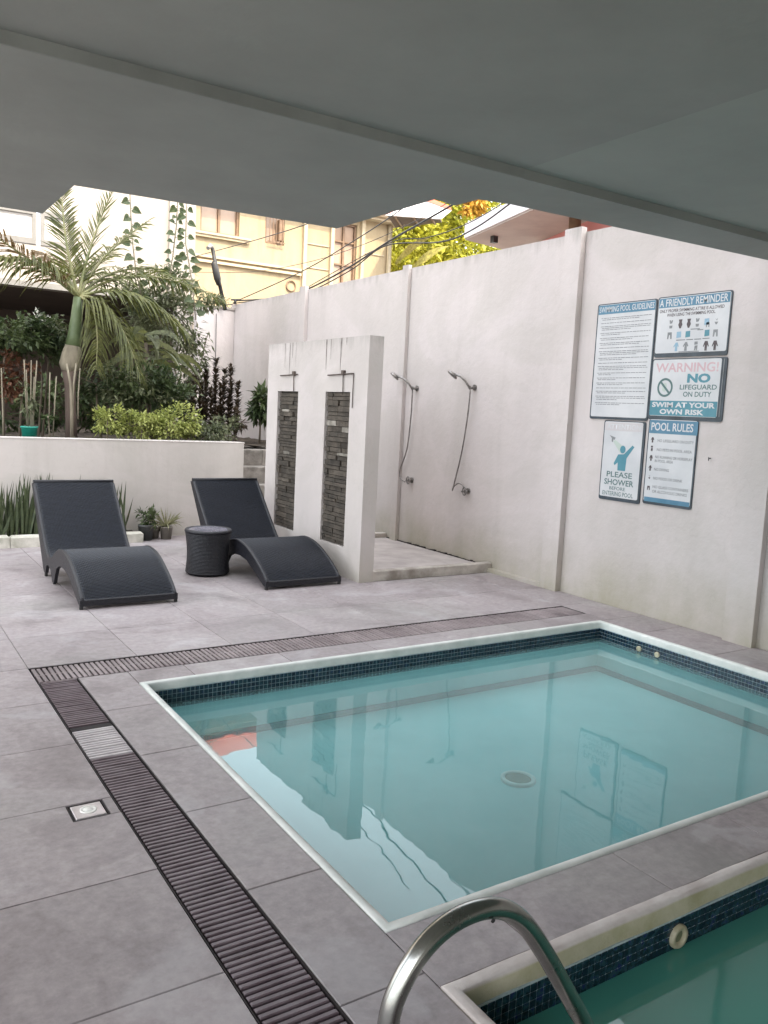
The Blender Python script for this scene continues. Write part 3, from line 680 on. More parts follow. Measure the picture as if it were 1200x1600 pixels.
# ------------------------------------------------------------------ signs on the wall (plane x = 5.29, reader looks along +x)
FX = 5.2895
def quad(mb, y0, y1, z0, z1, lay, th=0.0006):
    mb.box(FX - lay - th, FX - lay, min(y0, y1), max(y0, y1), z0, z1)
def poly(mb, pts, lay, th=0.0006):
    n = len(pts); vs = [(FX - lay, y, z) for y, z in pts] + [(FX - lay - th, y, z) for y, z in pts]
    mb.add(vs, [tuple(range(n))[::-1], tuple(range(n, 2 * n))] + [(i, (i + 1) % n, (i + 1) % n + n, i + n) for i in range(n)])
def text(body, parent, mat, yL, yR, z0, z1, lay, bold=0.0, name='lettering'):
    cu = bpy.data.curves.new('t', 'FONT'); cu.body = body; cu.size = 1; cu.offset = bold; cu.resolution_u = 3
    o = bpy.data.objects.new('t', cu); COL.objects.link(o)
    dg = bpy.context.evaluated_depsgraph_get(); dg.update()
    me = bpy.data.meshes.new_from_object(o.evaluated_get(dg)); bpy.data.objects.remove(o)
    vx = [v.co.x for v in me.vertices]; vy = [v.co.y for v in me.vertices]
    ax, bx_, ay, by = min(vx), max(vx), min(vy), max(vy)
    off = wloc(parent)
    for v in me.vertices:
        u = (v.co.x - ax) / (bx_ - ax); w_ = (v.co.y - ay) / (by - ay)
        v.co = Vector((FX - lay, yL + (yR - yL) * u, z0 + (z1 - z0) * w_)) - off
    me.materials.clear(); me.materials.append(M[mat])
    q = bpy.data.objects.new(name, me); COL.objects.link(q); q.parent = parent
    if len(body) > 14: q['kind'] = 'stuff'
    return q
def board(lab, yL, yR, z0, z1, bb=0.03, bt=0.008, bl=0.010, br=0.010):
    t = thing('sign_board', lab, 'sign', (FX, (yL + yR) / 2, z0), 'notice boards on the pool wall')
    # backing with rounded corners, then the printed face
    def rr(y0, y1, a, b, r):
        ps = []
        for (cy, cz, s0) in ((y1 - r, b - r, 0), (y0 + r, b - r, 90), (y0 + r, a + r, 180), (y1 - r, a + r, 270)):
            for k in range(5):
                q = math.radians(s0 + k * 22.5); ps.append((cy + r * math.cos(q), cz + r * math.sin(q)))
        return ps
    m1 = MB(); poly(m1, rr(yR, yL, z0, z1, 0.018), 0.0, 0.009); m1.build('backing', 'sign_border', t)
    m2 = MB(); poly(m2, rr(yR + br, yL - bl, z0 + bb, z1 - bt, 0.014), 0.0095, 0.0006); m2.build('face', 'sign_white', t)
    return t
L1, L2, L3 = 0.0105, 0.0115, 0.0125
# 1. guidelines
t = board('tall narrow sign headed SWIMMING POOL GUIDELINES with many lines of small print', 5.005, 4.398, 1.530, 2.470, 0.02, 0.008, 0.012, 0.012)
m = MB(); quad(m, 4.990, 4.412, 2.385, 2.458, L1); m.build('header', 'ink_blue', t)
text('SWIMMING POOL GUIDELINES', t, 'sign_white', 4.980, 4.422, 2.400, 2.446, L2, 0.01)
m = MB(); z = 2.355
pattern = [2, 1, 3, 2, 2, 2, 1, 3, 2, 1, 3, 2, 2, 2, 1, 2, 3, 2]
for k in pattern:
    for i in range(k):
        yl = 4.955 - (0.0 if i == 0 else 0.012); end = 4.45 if i < k - 1 or k == 1 else random.uniform(4.55, 4.85)
        y = yl
        while y > end:
            ww = random.uniform(0.015, 0.05); quad(m, y, max(y - ww, end - 0.01), z - 0.0050, z, L1); y -= ww + 0.006
        z -= 0.0135
    z -= 0.0135
    if z < 1.585: break
m.build('small_print', 'ink_grey', t, kind='stuff')
# 2. friendly reminder
t = board('wide sign headed A FRIENDLY REMINDER with rows of swimwear pictures', 4.388, 3.745, 2.020, 2.475, 0.03, 0.008, 0.008, 0.010)
m = MB(); quad(m, 4.376, 3.760, 2.392, 2.462, L1); m.build('header', 'ink_blue', t)
text('A FRIENDLY REMINDER', t, 'sign_white', 4.370, 3.775, 2.400, 2.454, L2, 0.012)
text('ONLY PROPER SWIMMING ATTIRE IS ALLOWED', t, 'ink_dark', 4.365, 3.80, 2.354, 2.378, L1, 0.02)
text('WHEN USING THE SWIMMING POOL.', t, 'ink_dark', 4.295, 3.87, 2.322, 2.346, L1, 0.02)
def suit(mb, y, z, s=1.0, kind=0):
    T = {0: [[(-.014, .03), (.014, .03), (.010, .012), (.016, -.004), (.006, -.028), (-.006, -.028), (-.016, -.004), (-.010, .012)]],
         1: [[(-.014, .028), (-.004, .030), (0, .018), (.006, .030), (.014, .026), (.008, .008), (-.010, .006)], [(-.013, -.006), (.013, -.006), (.010, -.024), (-.010, -.024)]],
         2: [[(-.018, .022), (.016, .024), (.018, -.014), (-.018, -.018)]],
         3: [[(-.010, .020), (0, .012), (.010, .020), (.002, .006)], [(-.013, -.002), (.013, -.002), (.004, -.018), (-.004, -.018)]],
         4: [[(-.016, .022), (.016, .022), (.018, -.022), (.008, -.022), (.004, .004), (-.004, .004), (-.008, -.022), (-.018, -.022)]],
         5: [[(-.010, .030), (.010, .030), (.022, -.004), (.016, -.006), (.009, .010), (.008, -.030), (.001, -.030), (0, -.004), (-.001, -.030), (-.008, -.030), (-.009, .010), (-.016, -.006), (-.022, -.004)]],
         6: [[(-.006, .030), (.008, .030), (.020, .004), (.014, .000), (.008, .012), (.010, -.026), (-.010, -.026), (-.008, .012), (-.018, -.002), (-.022, .004)]],
         7: [[(-.013, .030), (.010, .030), (.012, .012), (-.013, .010)], [(-.010, .004), (.012, .006), (.010, -.026), (.003, -.026), (0, -.008), (-.003, -.026), (-.012, -.026)]]}[kind]
    for ps in T: poly(mb, [(y - a * s, z + b * s) for a, b in ps], L1)
d_, b_, l_, g_ = MB(), MB(), MB(), MB()
for y, k, mb in ((4.25, 1, g_), (4.165, 0, d_), (4.09, 0, d_), (4.015, 1, g_), (3.935, 2, l_), (3.855, 3, g_)): suit(mb, y, 2.262, 1.15, k)
suit(g_, 3.925, 2.243, 0.8, 4)
for y, k, mb in ((4.255, 4, g_), (4.17, 2, l_), (4.09, 2, b_), (3.925, 2, b_), (3.855, 4, g_)): suit(mb, y, 2.180, 1.15, k)
for y, k, mb in ((4.185, 6, l_), (4.10, 6, g_), (4.01, 7, g_), (3.925, 5, d_), (3.850, 5, d_)): suit(mb, y, 2.092, 1.15, k)
for a, b, z in ((4.07, 3.99, 2.215), (4.01, 3.96, 2.207), (4.19, 4.11, 2.140), (4.10, 4.04, 2.140), (4.03, 3.97, 2.140), (3.96, 3.90, 2.142), (4.16, 3.98, 2.052)): quad(g_, a, b, z, z + 0.007, L1)
d_.build('swimwear_picture', 'ink_dark', t, kind='stuff'); b_.build('swimwear_picture', 'ink_teal', t, kind='stuff'); l_.build('swimwear_picture', 'ink_lightblue', t, kind='stuff'); g_.build('swimwear_picture', 'ink_grey', t, kind='stuff')
# 3. warning
t = board('square sign reading WARNING, NO LIFEGUARD ON DUTY, with a crossed circle', 4.395, 3.735, 1.545, 2.008, 0.030, 0.008, 0.012, 0.045)
m = MB(); quad(m, 3.762, 3.757, 1.58, 1.995, L1); m.build('edge_line', 'ink_grey', t)
text('WARNING!', t, 'ink_pink', 4.355, 3.80, 1.905, 1.975, L1, 0.02)
text('NO', t, 'ink_teal', 4.060, 3.860, 1.825, 1.893, L1, 0.05)
text('LIFEGUARD', t, 'ink_green', 4.120, 3.800, 1.775, 1.812, L1, 0.02)
text('ON DUTY', t, 'ink_green', 4.085, 3.840, 1.722, 1.760, L1, 0.02)
m = MB(); n = 28; cy, cz, ro, ri = 4.255, 1.790, 0.072, 0.055
vs = [(FX - L1, cy - r * math.cos(2 * math.pi * k / n), cz + r * math.sin(2 * math.pi * k / n)) for r in (ro, ri) for k in range(n)]
m.add(vs, [(k, (k + 1) % n, (k + 1) % n + n, k + n) for k in range(n)])
poly(m, [(cy + 0.052, cz + 0.040), (cy + 0.040, cz + 0.052), (cy - 0.052, cz - 0.040), (cy - 0.040, cz - 0.052)], L1)
m.build('prohibition_circle', 'ink_green', t)
m = MB(); poly(m, [(cy + 0.012, cz + 0.032), (cy - 0.008, cz + 0.034), (cy - 0.016, cz + 0.012), (cy, cz - 0.034), (cy + 0.022, cz - 0.026), (cy + 0.026, cz + 0.008)], L1 - 0.0004); m.build('swimmer_picture', 'ink_paleg', t)
m = MB(); quad(m, 4.382, 3.783, 1.578, 1.690, L1); m.build('lower_band', 'ink_teal', t)
text('SWIM AT YOUR', t, 'sign_white', 4.362, 3.800, 1.640, 1.680, L2, 0.04)
text('OWN RISK', t, 'sign_white', 4.285, 3.890, 1.588, 1.628, L2, 0.04)
# 4. attention, please shower
t = board('small faded sign reading ATTENTION, PLEASE SHOWER BEFORE ENTERING POOL', 4.835, 4.408, 0.870, 1.522, 0.028, 0.008, 0.010, 0.022)
m = MB(); quad(m, 4.820, 4.435, 1.440, 1.508, L1); m.build('header', 'ink_palepanel', t)
text('ATTENTION', t, 'sign_white', 4.800, 4.45, 1.452, 1.494, L2, 0.02)
m = MB()
n = 14; poly(m, [(4.615 + 0.028 * math.cos(2 * math.pi * k / n), 1.292 + 0.032 * math.sin(2 * math.pi * k / n)) for k in range(n)], L2)
poly(m, [(4.700, 1.175), (4.660, 1.250), (4.600, 1.255), (4.520, 1.330), (4.500, 1.318), (4.570, 1.225), (4.575, 1.120), (4.655, 1.120), (4.658, 1.185), (4.690, 1.160)], L1)
m.build('showering_figure', 'ink_teal', t)
m = MB(); poly(m, [(4.765, 1.402), (4.700, 1.385), (4.710, 1.365), (4.740, 1.378)], L1); poly(m, [(4.740, 1.378), (4.722, 1.370), (4.728, 1.345), (4.740, 1.352)], L1); m.build('shower_picture', 'ink_grey', t)
m = MB(); poly(m, [(4.725, 1.352), (4.700, 1.365), (4.585, 1.300), (4.640, 1.262)], L1 - 0.0004); m.build('spray_picture', 'ink_paleg', t)
text('PLEASE', t, 'ink_green', 4.765, 4.500, 1.062, 1.108, L1, 0.015)
text('SHOWER', t, 'ink_green', 4.785, 4.478, 0.998, 1.046, L1, 0.02)
text('BEFORE', t, 'ink_green', 4.725, 4.560, 0.958, 0.985, L1, 0.01)
text('ENTERING POOL', t, 'ink_green', 4.795, 4.475, 0.910, 0.945, L1, 0.01)
# 5. pool rules
t = board('tall sign headed POOL RULES with six rules and small symbols', 4.378, 3.925, 0.885, 1.545, 0.022, 0.0, 0.010, 0.012)
m = MB(); quad(m, 4.366, 3.927, 1.438, 1.540, L1); m.build('header', 'ink_blue', t)
text('POOL RULES', t, 'sign_white', 4.350, 3.965, 1.460, 1.522, L2, 0.02)
rows = [('NO LIFEGUARD ON DUTY', 1.385, 4.28, 3.95), ('NO PETS IN POOL AREA', 1.315, 4.28, 3.96), ('NO RUNNING OR HORSEPLAY', 1.258, 4.29, 3.95),
        ('IN POOL AREA', 1.228, 4.29, 4.12), ('NO DIVING', 1.162, 4.29, 4.15), ('NO FOOD OR DRINK', 1.092, 4.29, 4.02), ('NO GLASS CONTAINERS', 1.026, 4.29, 3.96), ('OR ALCOHOLIC DRINKS', 0.990, 4.29, 3.97)]
for s_, z, a, b in rows: text(s_, t, 'ink_grey', a, b, z - 0.012, z + 0.010, L1, 0.015)
m = MB()
for z, k in ((1.385, 6), (1.318, 7), (1.245, 5), (1.165, 6), (1.095, 3), (1.010, 4)): suit(m, 4.328, z, 0.75, k)
m.build('rule_symbol', 'ink_dark', t, kind='stuff')
m = MB(); quad(m, 4.362, 3.94, 0.905, 0.940, L1); m.build('lower_band', 'ink_blue', t)
nail = MB().tube([(5.29, 3.805, 1.281), (5.265, 3.802, 1.279)], 0.004, 6).tube([(5.265, 3.802, 1.29), (5.265, 3.802, 1.262)], 0.003, 5).build('wall_hook', 'dark', origin=(5.29, 3.805, 1.28))
tag(nail, 'tiny dark hook in the wall right of the pool rules sign', 'hook')

# ------------------------------------------------------------------ sun loungers
def lounger(x0, y0, lab):
    Wd = 0.712
    t = thing('sun_lounger', lab, 'sun lounger', (x0 + Wd / 2, y0, 0), 'black wicker sun loungers')
    # surface profile (distance from foot, height)
    K = [(0.0, 0.066), (0.10, 0.140), (0.24, 0.215), (0.42, 0.288), (0.60, 0.318), (0.74, 0.308), (0.88, 0.262), (1.00, 0.206), (1.10, 0.182), (1.20, 0.196), (1.30, 0.262), (1.45, 0.405), (1.60, 0.552), (1.72, 0.670), (1.80, 0.748)]
    def cr(K, n):
        o = []
        for i in range(len(K) - 1):
            p = [Vector(K[max(i - 1, 0)]), Vector(K[i]), Vector(K[i + 1]), Vector(K[min(i + 2, len(K) - 1)])]
            for k in range(n):
                u = k / n; o.append(0.5 * ((2 * p[1]) + (p[2] - p[0]) * u + (2 * p[0] - 5 * p[1] + 4 * p[2] - p[3]) * u * u + (3 * p[1] - p[0] - 3 * p[2] + p[3]) * u ** 3))
        o.append(Vector(K[-1])); return o
    P = cr(K, 20)
    # arc-length resample so that the weave ridges are even
    acc = [0]
    for i in range(1, len(P)): acc.append(acc[-1] + (P[i] - P[i - 1]).length)
    step = 0.0034; rs = []; i = 0
    N = int(acc[-1] / step)
    for k in range(N + 1):
        s_ = min(k * step, acc[-1] - 1e-6)
        while acc[i + 1] < s_: i += 1
        u = (s_ - acc[i]) / (acc[i + 1] - acc[i]); rs.append(P[i].lerp(P[i + 1], u))
    def nor(k):
        d = (rs[min(k + 1, N)] - rs[max(k - 1, 0)]).normalized(); return Vector((-d.y, d.x))
    split = int(N * 0.585)
    for nm, ka, kb in (('seat', 0, split), ('backrest', split, N)):
        vs = []; cols = 25
        for k in range(ka, kb + 1):
            nn = nor(k)
            for c in range(cols):
                u = c / (cols - 1)
                ridge = (0.0022 * math.cos(k * math.pi / 2) + 0.0006 * (1 if (k // 4 + c) % 2 else -1)) if 0 < c < cols - 1 else 0
                q = rs[k] + nn * ridge; vs.append((x0 + 0.018 + (Wd - 0.036) * u, y0 + q.x, q.y))
        rows_ = kb - ka + 1
        f = [(r * cols + c, r * cols + c + 1, (r + 1) * cols + c + 1, (r + 1) * cols + c) for r in range(rows_ - 1) for c in range(cols - 1)]
        mb = MB().add(vs, f, False)
        # underside
        vs2 = []
        for k in range(ka, kb + 1, 6):
            nn = nor(k); q = rs[k] - nn * 0.028; vs2 += [(x0 + 0.018, y0 + q.x, q.y), (x0 + Wd - 0.018, y0 + q.x, q.y)]
        mb.add(vs2, [(2 * i, 2 * i + 1, 2 * i + 3, 2 * i + 2) for i in range(len(vs2) // 2 - 1)])
        mb.build(nm, 'wicker', t)
    # rounded edge rolls along both long sides and the two ends
    for x in (x0 + 0.018, x0 + Wd - 0.018):
        MB().tube([(x, y0 + rs[k].x, rs[k].y - 0.008) for k in range(0, N + 1, 10)], 0.015, 10).build('edge_roll', 'wicker_dark', t)
    MB().tube([(x0 + 0.01, y0 + 1.80, 0.742), (x0 + Wd - 0.01, y0 + 1.80, 0.742)], 0.016, 10).build('head_roll', 'wicker_dark', t)
    MB().bbox(x0, x0 + Wd, y0 - 0.004, y0 + 0.022, 0.024, 0.072, 0.006).build('foot_rail', 'wicker_dark', t)
    # woven side panels with the arch below the knee and the solid rear foot
    top = [(y0 + rs[k].x, rs[k].y - 0.012) for k in range(0, N + 1, 14)]
    back_under = [(1.835, 0.722), (1.70, 0.545), (1.55, 0.350), (1.40, 0.155), (1.315, 0.045), (1.290, 0.030)]
    under_ = [(1.235, 0.030), (1.19, 0.105), (1.12, 0.118), (1.04, 0.100), (0.985, 0.040), (0.965, 0.012), (0.895, 0.012), (0.862, 0.075), (0.80, 0.150), (0.70, 0.188), (0.56, 0.196), (0.42, 0.180), (0.27, 0.122), (0.14, 0.062), (0.06, 0.030), (0.0, 0.024)]
    ring = top + [(y0 + a, b) for a, b in back_under] + [(y0 + a, b) for a, b in under_]
    for xa in (x0 + 0.004, x0 + Wd - 0.030):
        mb = MB().prism_x(ring, xa, xa + 0.026)
        o = mb.build('side_panel', 'wicker_dark', t)
        bm = bmesh.new(); bm.from_mesh(o.data); bmesh.ops.triangulate(bm, faces=[f for f in bm.faces if len(f.verts) > 4]); bmesh.ops.recalc_face_normals(bm, faces=bm.faces); bm.to_mesh(o.data); bm.free()
    for (x, y) in ((x0 + 0.012, y0 + 0.010), (x0 + Wd - 0.012, y0 + 0.010), (x0 + 0.016, y0 + 0.93), (x0 + Wd - 0.016, y0 + 0.93), (x0 + 0.016, y0 + 1.262), (x0 + Wd - 0.016, y0 + 1.262)):
        MB().box(x - 0.011, x + 0.011, y - 0.011, y + 0.011, 0.0, 0.04).build('leg', 'dark', t)
    return t
l1 = lounger(1.364, 5.985, 'black curved wicker sun lounger on the left, in front of the snake plants')
l2 = copy_tree(l1); l2.location = (2.865 + 0.356, 6.125, 0)
l2['label'] = 'black curved wicker sun lounger right of the round side table'

t = thing('side_table', 'round black wicker side table with a grey top between the two loungers', 'side table', (2.672, 6.93, 0))
prof = []
for i in range(60):
    z = 0.02 + i / 59 * 0.355; q = i / 59
    r = 0.178 + 0.016 * (2 * q - 1) ** 2 + 0.008 * q + (0.0018 if i % 2 else -0.0018)
    prof.append((r, z))
MB().lathe((2.672, 6.93, 0), [(0.165, 0.003), (0.178, 0.006)] + prof, 40, False).build('body', 'wicker_dark', t)
MB().lathe((2.672, 6.93, 0), [(0.198, 0.372), (0.206, 0.380), (0.206, 0.394), (0.198, 0.402), (0.176, 0.402), (0.172, 0.396)], 48).build('rim', 'wicker_dark', t)
MB().lathe((2.672, 6.93, 0), [(0.001, 0.397), (0.173, 0.397)], 48).build('table_top', 'tabletop', t)
MB().lathe((2.672, 6.93, 0), [(0.001, 0.001), (0.165, 0.003)], 40).build('base', 'dark', t)

# ------------------------------------------------------------------ grab rail at the corner of the green pool
t = thing('grab_rail', 'bent stainless steel grab rail arching from the deck into the green pool', 'handrail', (0.80, 1.15, 0))
K = [(0.800, 0.0), (0.801, 0.20), (0.812, 0.37), (0.832, 0.445), (0.888, 0.513), (0.965, 0.545), (1.050, 0.540), (1.122, 0.497), (1.192, 0.410), (1.268, 0.295), (1.345, 0.175), (1.42, 0.055), (1.51, -0.10), (1.60, -0.30)]
sm = []
pts = [Vector((x, 1.15, z)) for x, z in K]
for i in range(len(pts) - 1):
    p0 = pts[max(i - 1, 0)]; p3 = pts[min(i + 2, len(pts) - 1)]
    for k in range(8):
        u = k / 8; sm.append(0.5 * ((2 * pts[i]) + (pts[i + 1] - p0) * u + (2 * p0 - 5 * pts[i] + 4 * pts[i + 1] - p3) * u * u + (3 * pts[i] - p0 - 3 * pts[i + 1] + p3) * u ** 3))
sm.append(pts[-1])
MB().tube(sm, 0.0205, 24).build('tube', 'steel', t)
MB().lathe((0.800, 1.15, 0), [(0.045, 0.0), (0.045, 0.006), (0.030, 0.016), (0.022, 0.018)], 28).build('base_flange', 'steel', t)
MB().tube([(1.035, 1.1310, 0.5290), (1.035, 1.1285, 0.5285)], 0.0045, 10).build('screw', 'dark', t)

# ------------------------------------------------------------------ planter, steps, garden ground
t = thing('planter_wall', 'long low off-white retaining wall of the raised garden behind the loungers', 'retaining wall', (0, 9.12, 0))
MB().box(-4, 3.90, 9.05, 9.20, -0.01, 1.055).build('wall_panel', 'planter', t)
MB().box(3.75, 3.90, 9.20, 9.75, -0.01, 1.055).build('wall_return', 'planter', t)
MB().bbox(-4, 3.905, 9.046, 9.204, 1.055, 1.068, 0.004).build('cap', 'planter', t)
gs = MB(); nx, ny = 60, 40; vs = []
for j in range(ny + 1):
    for i in range(nx + 1):
        x = -4 + (5.285 + 4) * i / nx; y = 9.19 + (16.9 - 9.19) * j / ny
        z = 0.985 + random.uniform(-0.018, 0.028) + 0.02 * math.sin(x * 3) * math.sin(y * 2.3)
        if j == 0: z = 0.985
        vs.append((x, y, z))
gs.add(vs, [(j * (nx + 1) + i, j * (nx + 1) + i + 1, (j + 1) * (nx + 1) + i + 1, (j + 1) * (nx + 1) + i) for j in range(ny) for i in range(nx) if not (vs[j * (nx + 1) + i][0] > 3.7 and vs[j * (nx + 1) + i][1] < 9.55)], True)
gs.build('garden_ground', 'soil', kind='structure')
t = thing('garden_steps', 'rough grey block steps climbing to the garden beside the shower wall', 'steps', (4.6, 8.9, 0))
for k in range(5):
    y0 = 8.42 + k * 0.25; z1 = 0.193 * (k + 1)
    x = 3.905; bl = 0.40
    while x < 5.28:
        xe = min(x + bl, 5.283)
        MB().bbox(x + 0.003, xe - 0.003, y0, y0 + (0.55 if k == 4 else 0.27), z1 - 0.19, z1, 0.008).build('block', 'block', t)
        x = xe
    MB().box(3.91, 5.28, y0 + 0.02, y0 + (0.5 if k == 4 else 0.27), -0.01, z1 - 0.191).build('fill', 'kerb', t)

# kerb round the snake plant bed
t = thing('plant_bed_kerb', 'low whitewashed stone kerb of the snake plant bed at the planter foot', 'kerb', (0, 8.75, 0))
x = -3.0
while x < 2.62:
    ww = random.uniform(0.22, 0.42)
    MB().bbox(x, min(x + ww, 2.64) - 0.006, 8.70 + random.uniform(-0.015, 0.01), 8.79, -0.002, random.uniform(0.10, 0.135), 0.02).build('stone', 'kerbwhite', t)
    x += ww
b = MB().box(-3.0, 2.60, 8.79, 9.045, 0.0, 0.085).build('bed_soil', 'soil', t)

# ------------------------------------------------------------------ plants
def blade(mb, base, tip, wid, bend=(0, 0, 0), n=4, flat=None):
    base = Vector(base); tip = Vector(tip); mid = (base + tip) / 2 + Vector(bend)
    d = tip - base; side = flat if flat is not None else d.cross(Vector((random.uniform(-1, 1), -1, random.uniform(-.3, .3))))
    side = Vector(side)
    if side.length < 1e-6: side = Vector((1, 0, 0))
    side.normalize(); vs = []
    for i in range(n + 1):
        u = i / n; p = base * (1 - u) ** 2 + mid * 2 * u * (1 - u) + tip * u * u
        w_ = wid * (0.55 + 0.9 * u) if u < 0.35 else wid * (1.0 - ((u - 0.35) / 0.65) ** 1.6)
        w_ = max(w_, wid * 0.02); vs += [p - side * w_ / 2, p + side * w_ / 2]
    mb.add(vs, [(2 * i, 2 * i + 1, 2 * i + 3, 2 * i + 2) for i in range(n)])
def leaf(mb, c, d, up, L, Wd, fold=0.15):
    d = Vector(d).normalized(); s_ = d.cross(Vector(up))
    if s_.length < 1e-4: s_ = d.cross(Vector((1, 0.3, 0)))
    s_.normalize(); u = s_.cross(d); c = Vector(c)
    vs = [c, c + d * L * 0.45 + s_ * Wd / 2 + u * Wd * fold, c + d * L, c + d * L * 0.45 - s_ * Wd / 2 + u * Wd * fold, c + d * L * 0.5]
    mb.add(vs, [(0, 1, 4), (1, 2, 4), (2, 3, 4), (3, 0, 4)])
def rnd(r=1.0):
    while True:
        v = Vector((random.uniform(-1, 1), random.uniform(-1, 1), random.uniform(-1, 1)))
        if 0.05 < v.length < 1: return v * r
def cloud(mb, c, rad, n, L, Wd, shell=0.35, droop=0.2, clumps=None):
    c = Vector(c); cl = None
    if clumps:
        cl = []
        for _ in range(clumps):
            v = rnd(); v.normalize(); v *= random.uniform(0.35, 0.95); cl.append(Vector((v.x * rad[0], v.y * rad[1], v.z * rad[2])))
    for _ in range(n):
        if cl:
            p = random.choice(cl) + Vector((random.gauss(0, 1) * rad[0], random.gauss(0, 1) * rad[1], random.gauss(0, 1) * rad[2])) * 0.16
        else:
            v = rnd(); v = v.normalized() * (shell + (1 - shell) * random.random() ** 0.5) if random.random() < 0.8 else v
            p = Vector((v.x * rad[0], v.y * rad[1], v.z * rad[2]))
        d = p.normalized() * 0.6 + rnd(1.0); d.z -= droop
        leaf(mb, c + p, d, (random.uniform(-.6, .6), random.uniform(-.6, .6), 1), L * random.uniform(0.6, 1.25), Wd * random.uniform(0.7, 1.2))

# palm
PB = aty(112, 682, 10.0)
t = thing('palm_tree', 'palm with feathery fronds and a green crownshaft in the raised garden', 'palm tree', (PB.x, 10.0, 0.98))
crown = Vector((PB.x + 0.07, 10.0, 2.62))
MB().tube([(PB.x, 10, 0.95), (PB.x - 0.01, 10, 1.3), (PB.x - 0.02, 10, 1.62), (PB.x - 0.02, 10, 1.80)], [0.07, 0.06, 0.06, 0.09], 14).build('trunk', 'undercroft', t)
MB().tube([(PB.x - 0.03, 10, 1.78), (PB.x - 0.02, 10, 1.86), (PB.x, 10, 1.98), (PB.x + 0.01, 10, 2.07)], [0.085, 0.12, 0.11, 0.085], 16).build('old_leaf_base', 'barkpale', t)
MB().tube([(PB.x + 0.01, 10, 2.06), (PB.x + 0.03, 10, 2.2), (PB.x + 0.05, 10, 2.4), (PB.x + 0.06, 10, 2.62)], [0.085, 0.078, 0.065, 0.045], 16).build('crownshaft', 'crownshaft', t)
def frond(tip, ctrl, Lf, mat, droop=0.5, n=56, spread=1.0, start=0.16):
    tip = Vector(tip); ctrl = Vector(ctrl); mb = MB(); P_ = []
    for i in range(n + 1):
        u = i / n; P_.append(crown * (1 - u) ** 2 + ctrl * 2 * u * (1 - u) + tip * u * u)
    for i in range(int(n * start), n + 1):
        u = i / n; d = (P_[min(i + 1, n)] - P_[max(i - 1, 0)]).normalized()
        s_ = d.cross(Vector((0, 0, 1)))
        if s_.length < 0.3: s_ = d.cross(Vector((0, 1, 0.2)))
        s_.normalize(); up = s_.cross(d)
        L = Lf * (0.35 + 0.65 * math.sin(math.pi * min(1, 0.25 + u * 0.72))) * random.uniform(0.72, 1.10)
        for sg in (-1, 1):
            if random.random() < 0.08: continue
            dd = (s_ * sg * spread + d * (0.55 + 0.5 * u) + up * random.uniform(-0.15, 0.45)).normalized()
            tipp = P_[i] + dd * L + Vector((0, 0, -droop * L * random.uniform(0.6, 1.1)))
            mid = P_[i] + dd * L * 0.5
            blade(mb, P_[i], tipp, random.uniform(0.024, 0.036), bend=(mid - (P_[i] + tipp) / 2) * 1.6, n=3, flat=d * 0.9 + up * random.uniform(-0.4, 0.4))
    fo = mb.build('frond', mat, t)
    MB().tube(P_[::3] + [P_[-1]], [0.020 * (1 - 0.85 * k / (len(P_[::3]))) for k in range(len(P_[::3]) + 1)], 6).build('rachis', 'rachis', fo)
def A(px, py, y): return aty(px, py, y)
frond(A(-45, 345, 9.6), A(50, 405, 9.8), 0.42, 'frond_old', 0.35)
frond(A(-60, 420, 9.4), A(55, 372, 9.6), 0.42, 'frond', 0.8)
frond(A(96, 268, 10.2), A(95, 370, 10.0), 0.36, 'frond', 0.15, spread=0.7)
frond(A(182, 285, 10.3), A(135, 385, 10.1), 0.30, 'frond', 0.05, spread=0.55)
frond(A(228, 348, 10.4), A(150, 400, 10.2), 0.36, 'frond', 0.35)
frond(A(345, 470, 10.2), A(215, 395, 10.1), 0.42, 'frond', 0.5)
frond(A(290, 520, 9.7), A(205, 430, 9.8), 0.42, 'frond', 0.6)
frond(A(218, 585, 9.6), A(178, 452, 9.8), 0.44, 'frond', 0.8)
frond(A(262, 430, 10.8), A(180, 400, 10.5), 0.40, 'frond', 0.4)
frond(A(150, 575, 9.7), A(160, 470, 9.8), 0.36, 'frond', 0.8)
frond(A(60, 395, 10.9), A(92, 400, 10.4), 0.34, 'frond_old', 0.5)

# second palm clump behind (fan-like drooping leaves around 190-280, 560-620)
c2 = A(225, 560, 10.8)
t = thing('fan_leaf_shrub', 'shrub of long drooping pointed leaves under the palm fronds', 'shrub', (c2.x, 10.8, 0.98))
for k in range(26):
    a = random.uniform(-2.6, 2.6); L = random.uniform(0.45, 0.85); mb = MB()
    b0 = c2 + Vector((random.uniform(-.2, .25), random.uniform(-.2, .2), random.uniform(-0.1, 0.35)))
    tip = b0 + Vector((math.sin(a) * L * 0.8, random.uniform(-.4, .1), -L * random.uniform(0.2, 0.75)))
    blade(mb, b0, tip, 0.085, bend=(math.sin(a) * 0.12, -0.05, 0.22), n=6)
    mb.build('leaf', 'frond' if k % 3 else 'leafgrey', t)
MB().tube([(c2.x, 10.8, 0.95), (c2.x + 0.03, 10.8, c2.z)], 0.03, 8).tube([(c2.x + 0.12, 10.8, 0.95), (c2.x + 0.02, 10.8, c2.z + 0.2)], 0.022, 8).build('stem', 'bark', t)

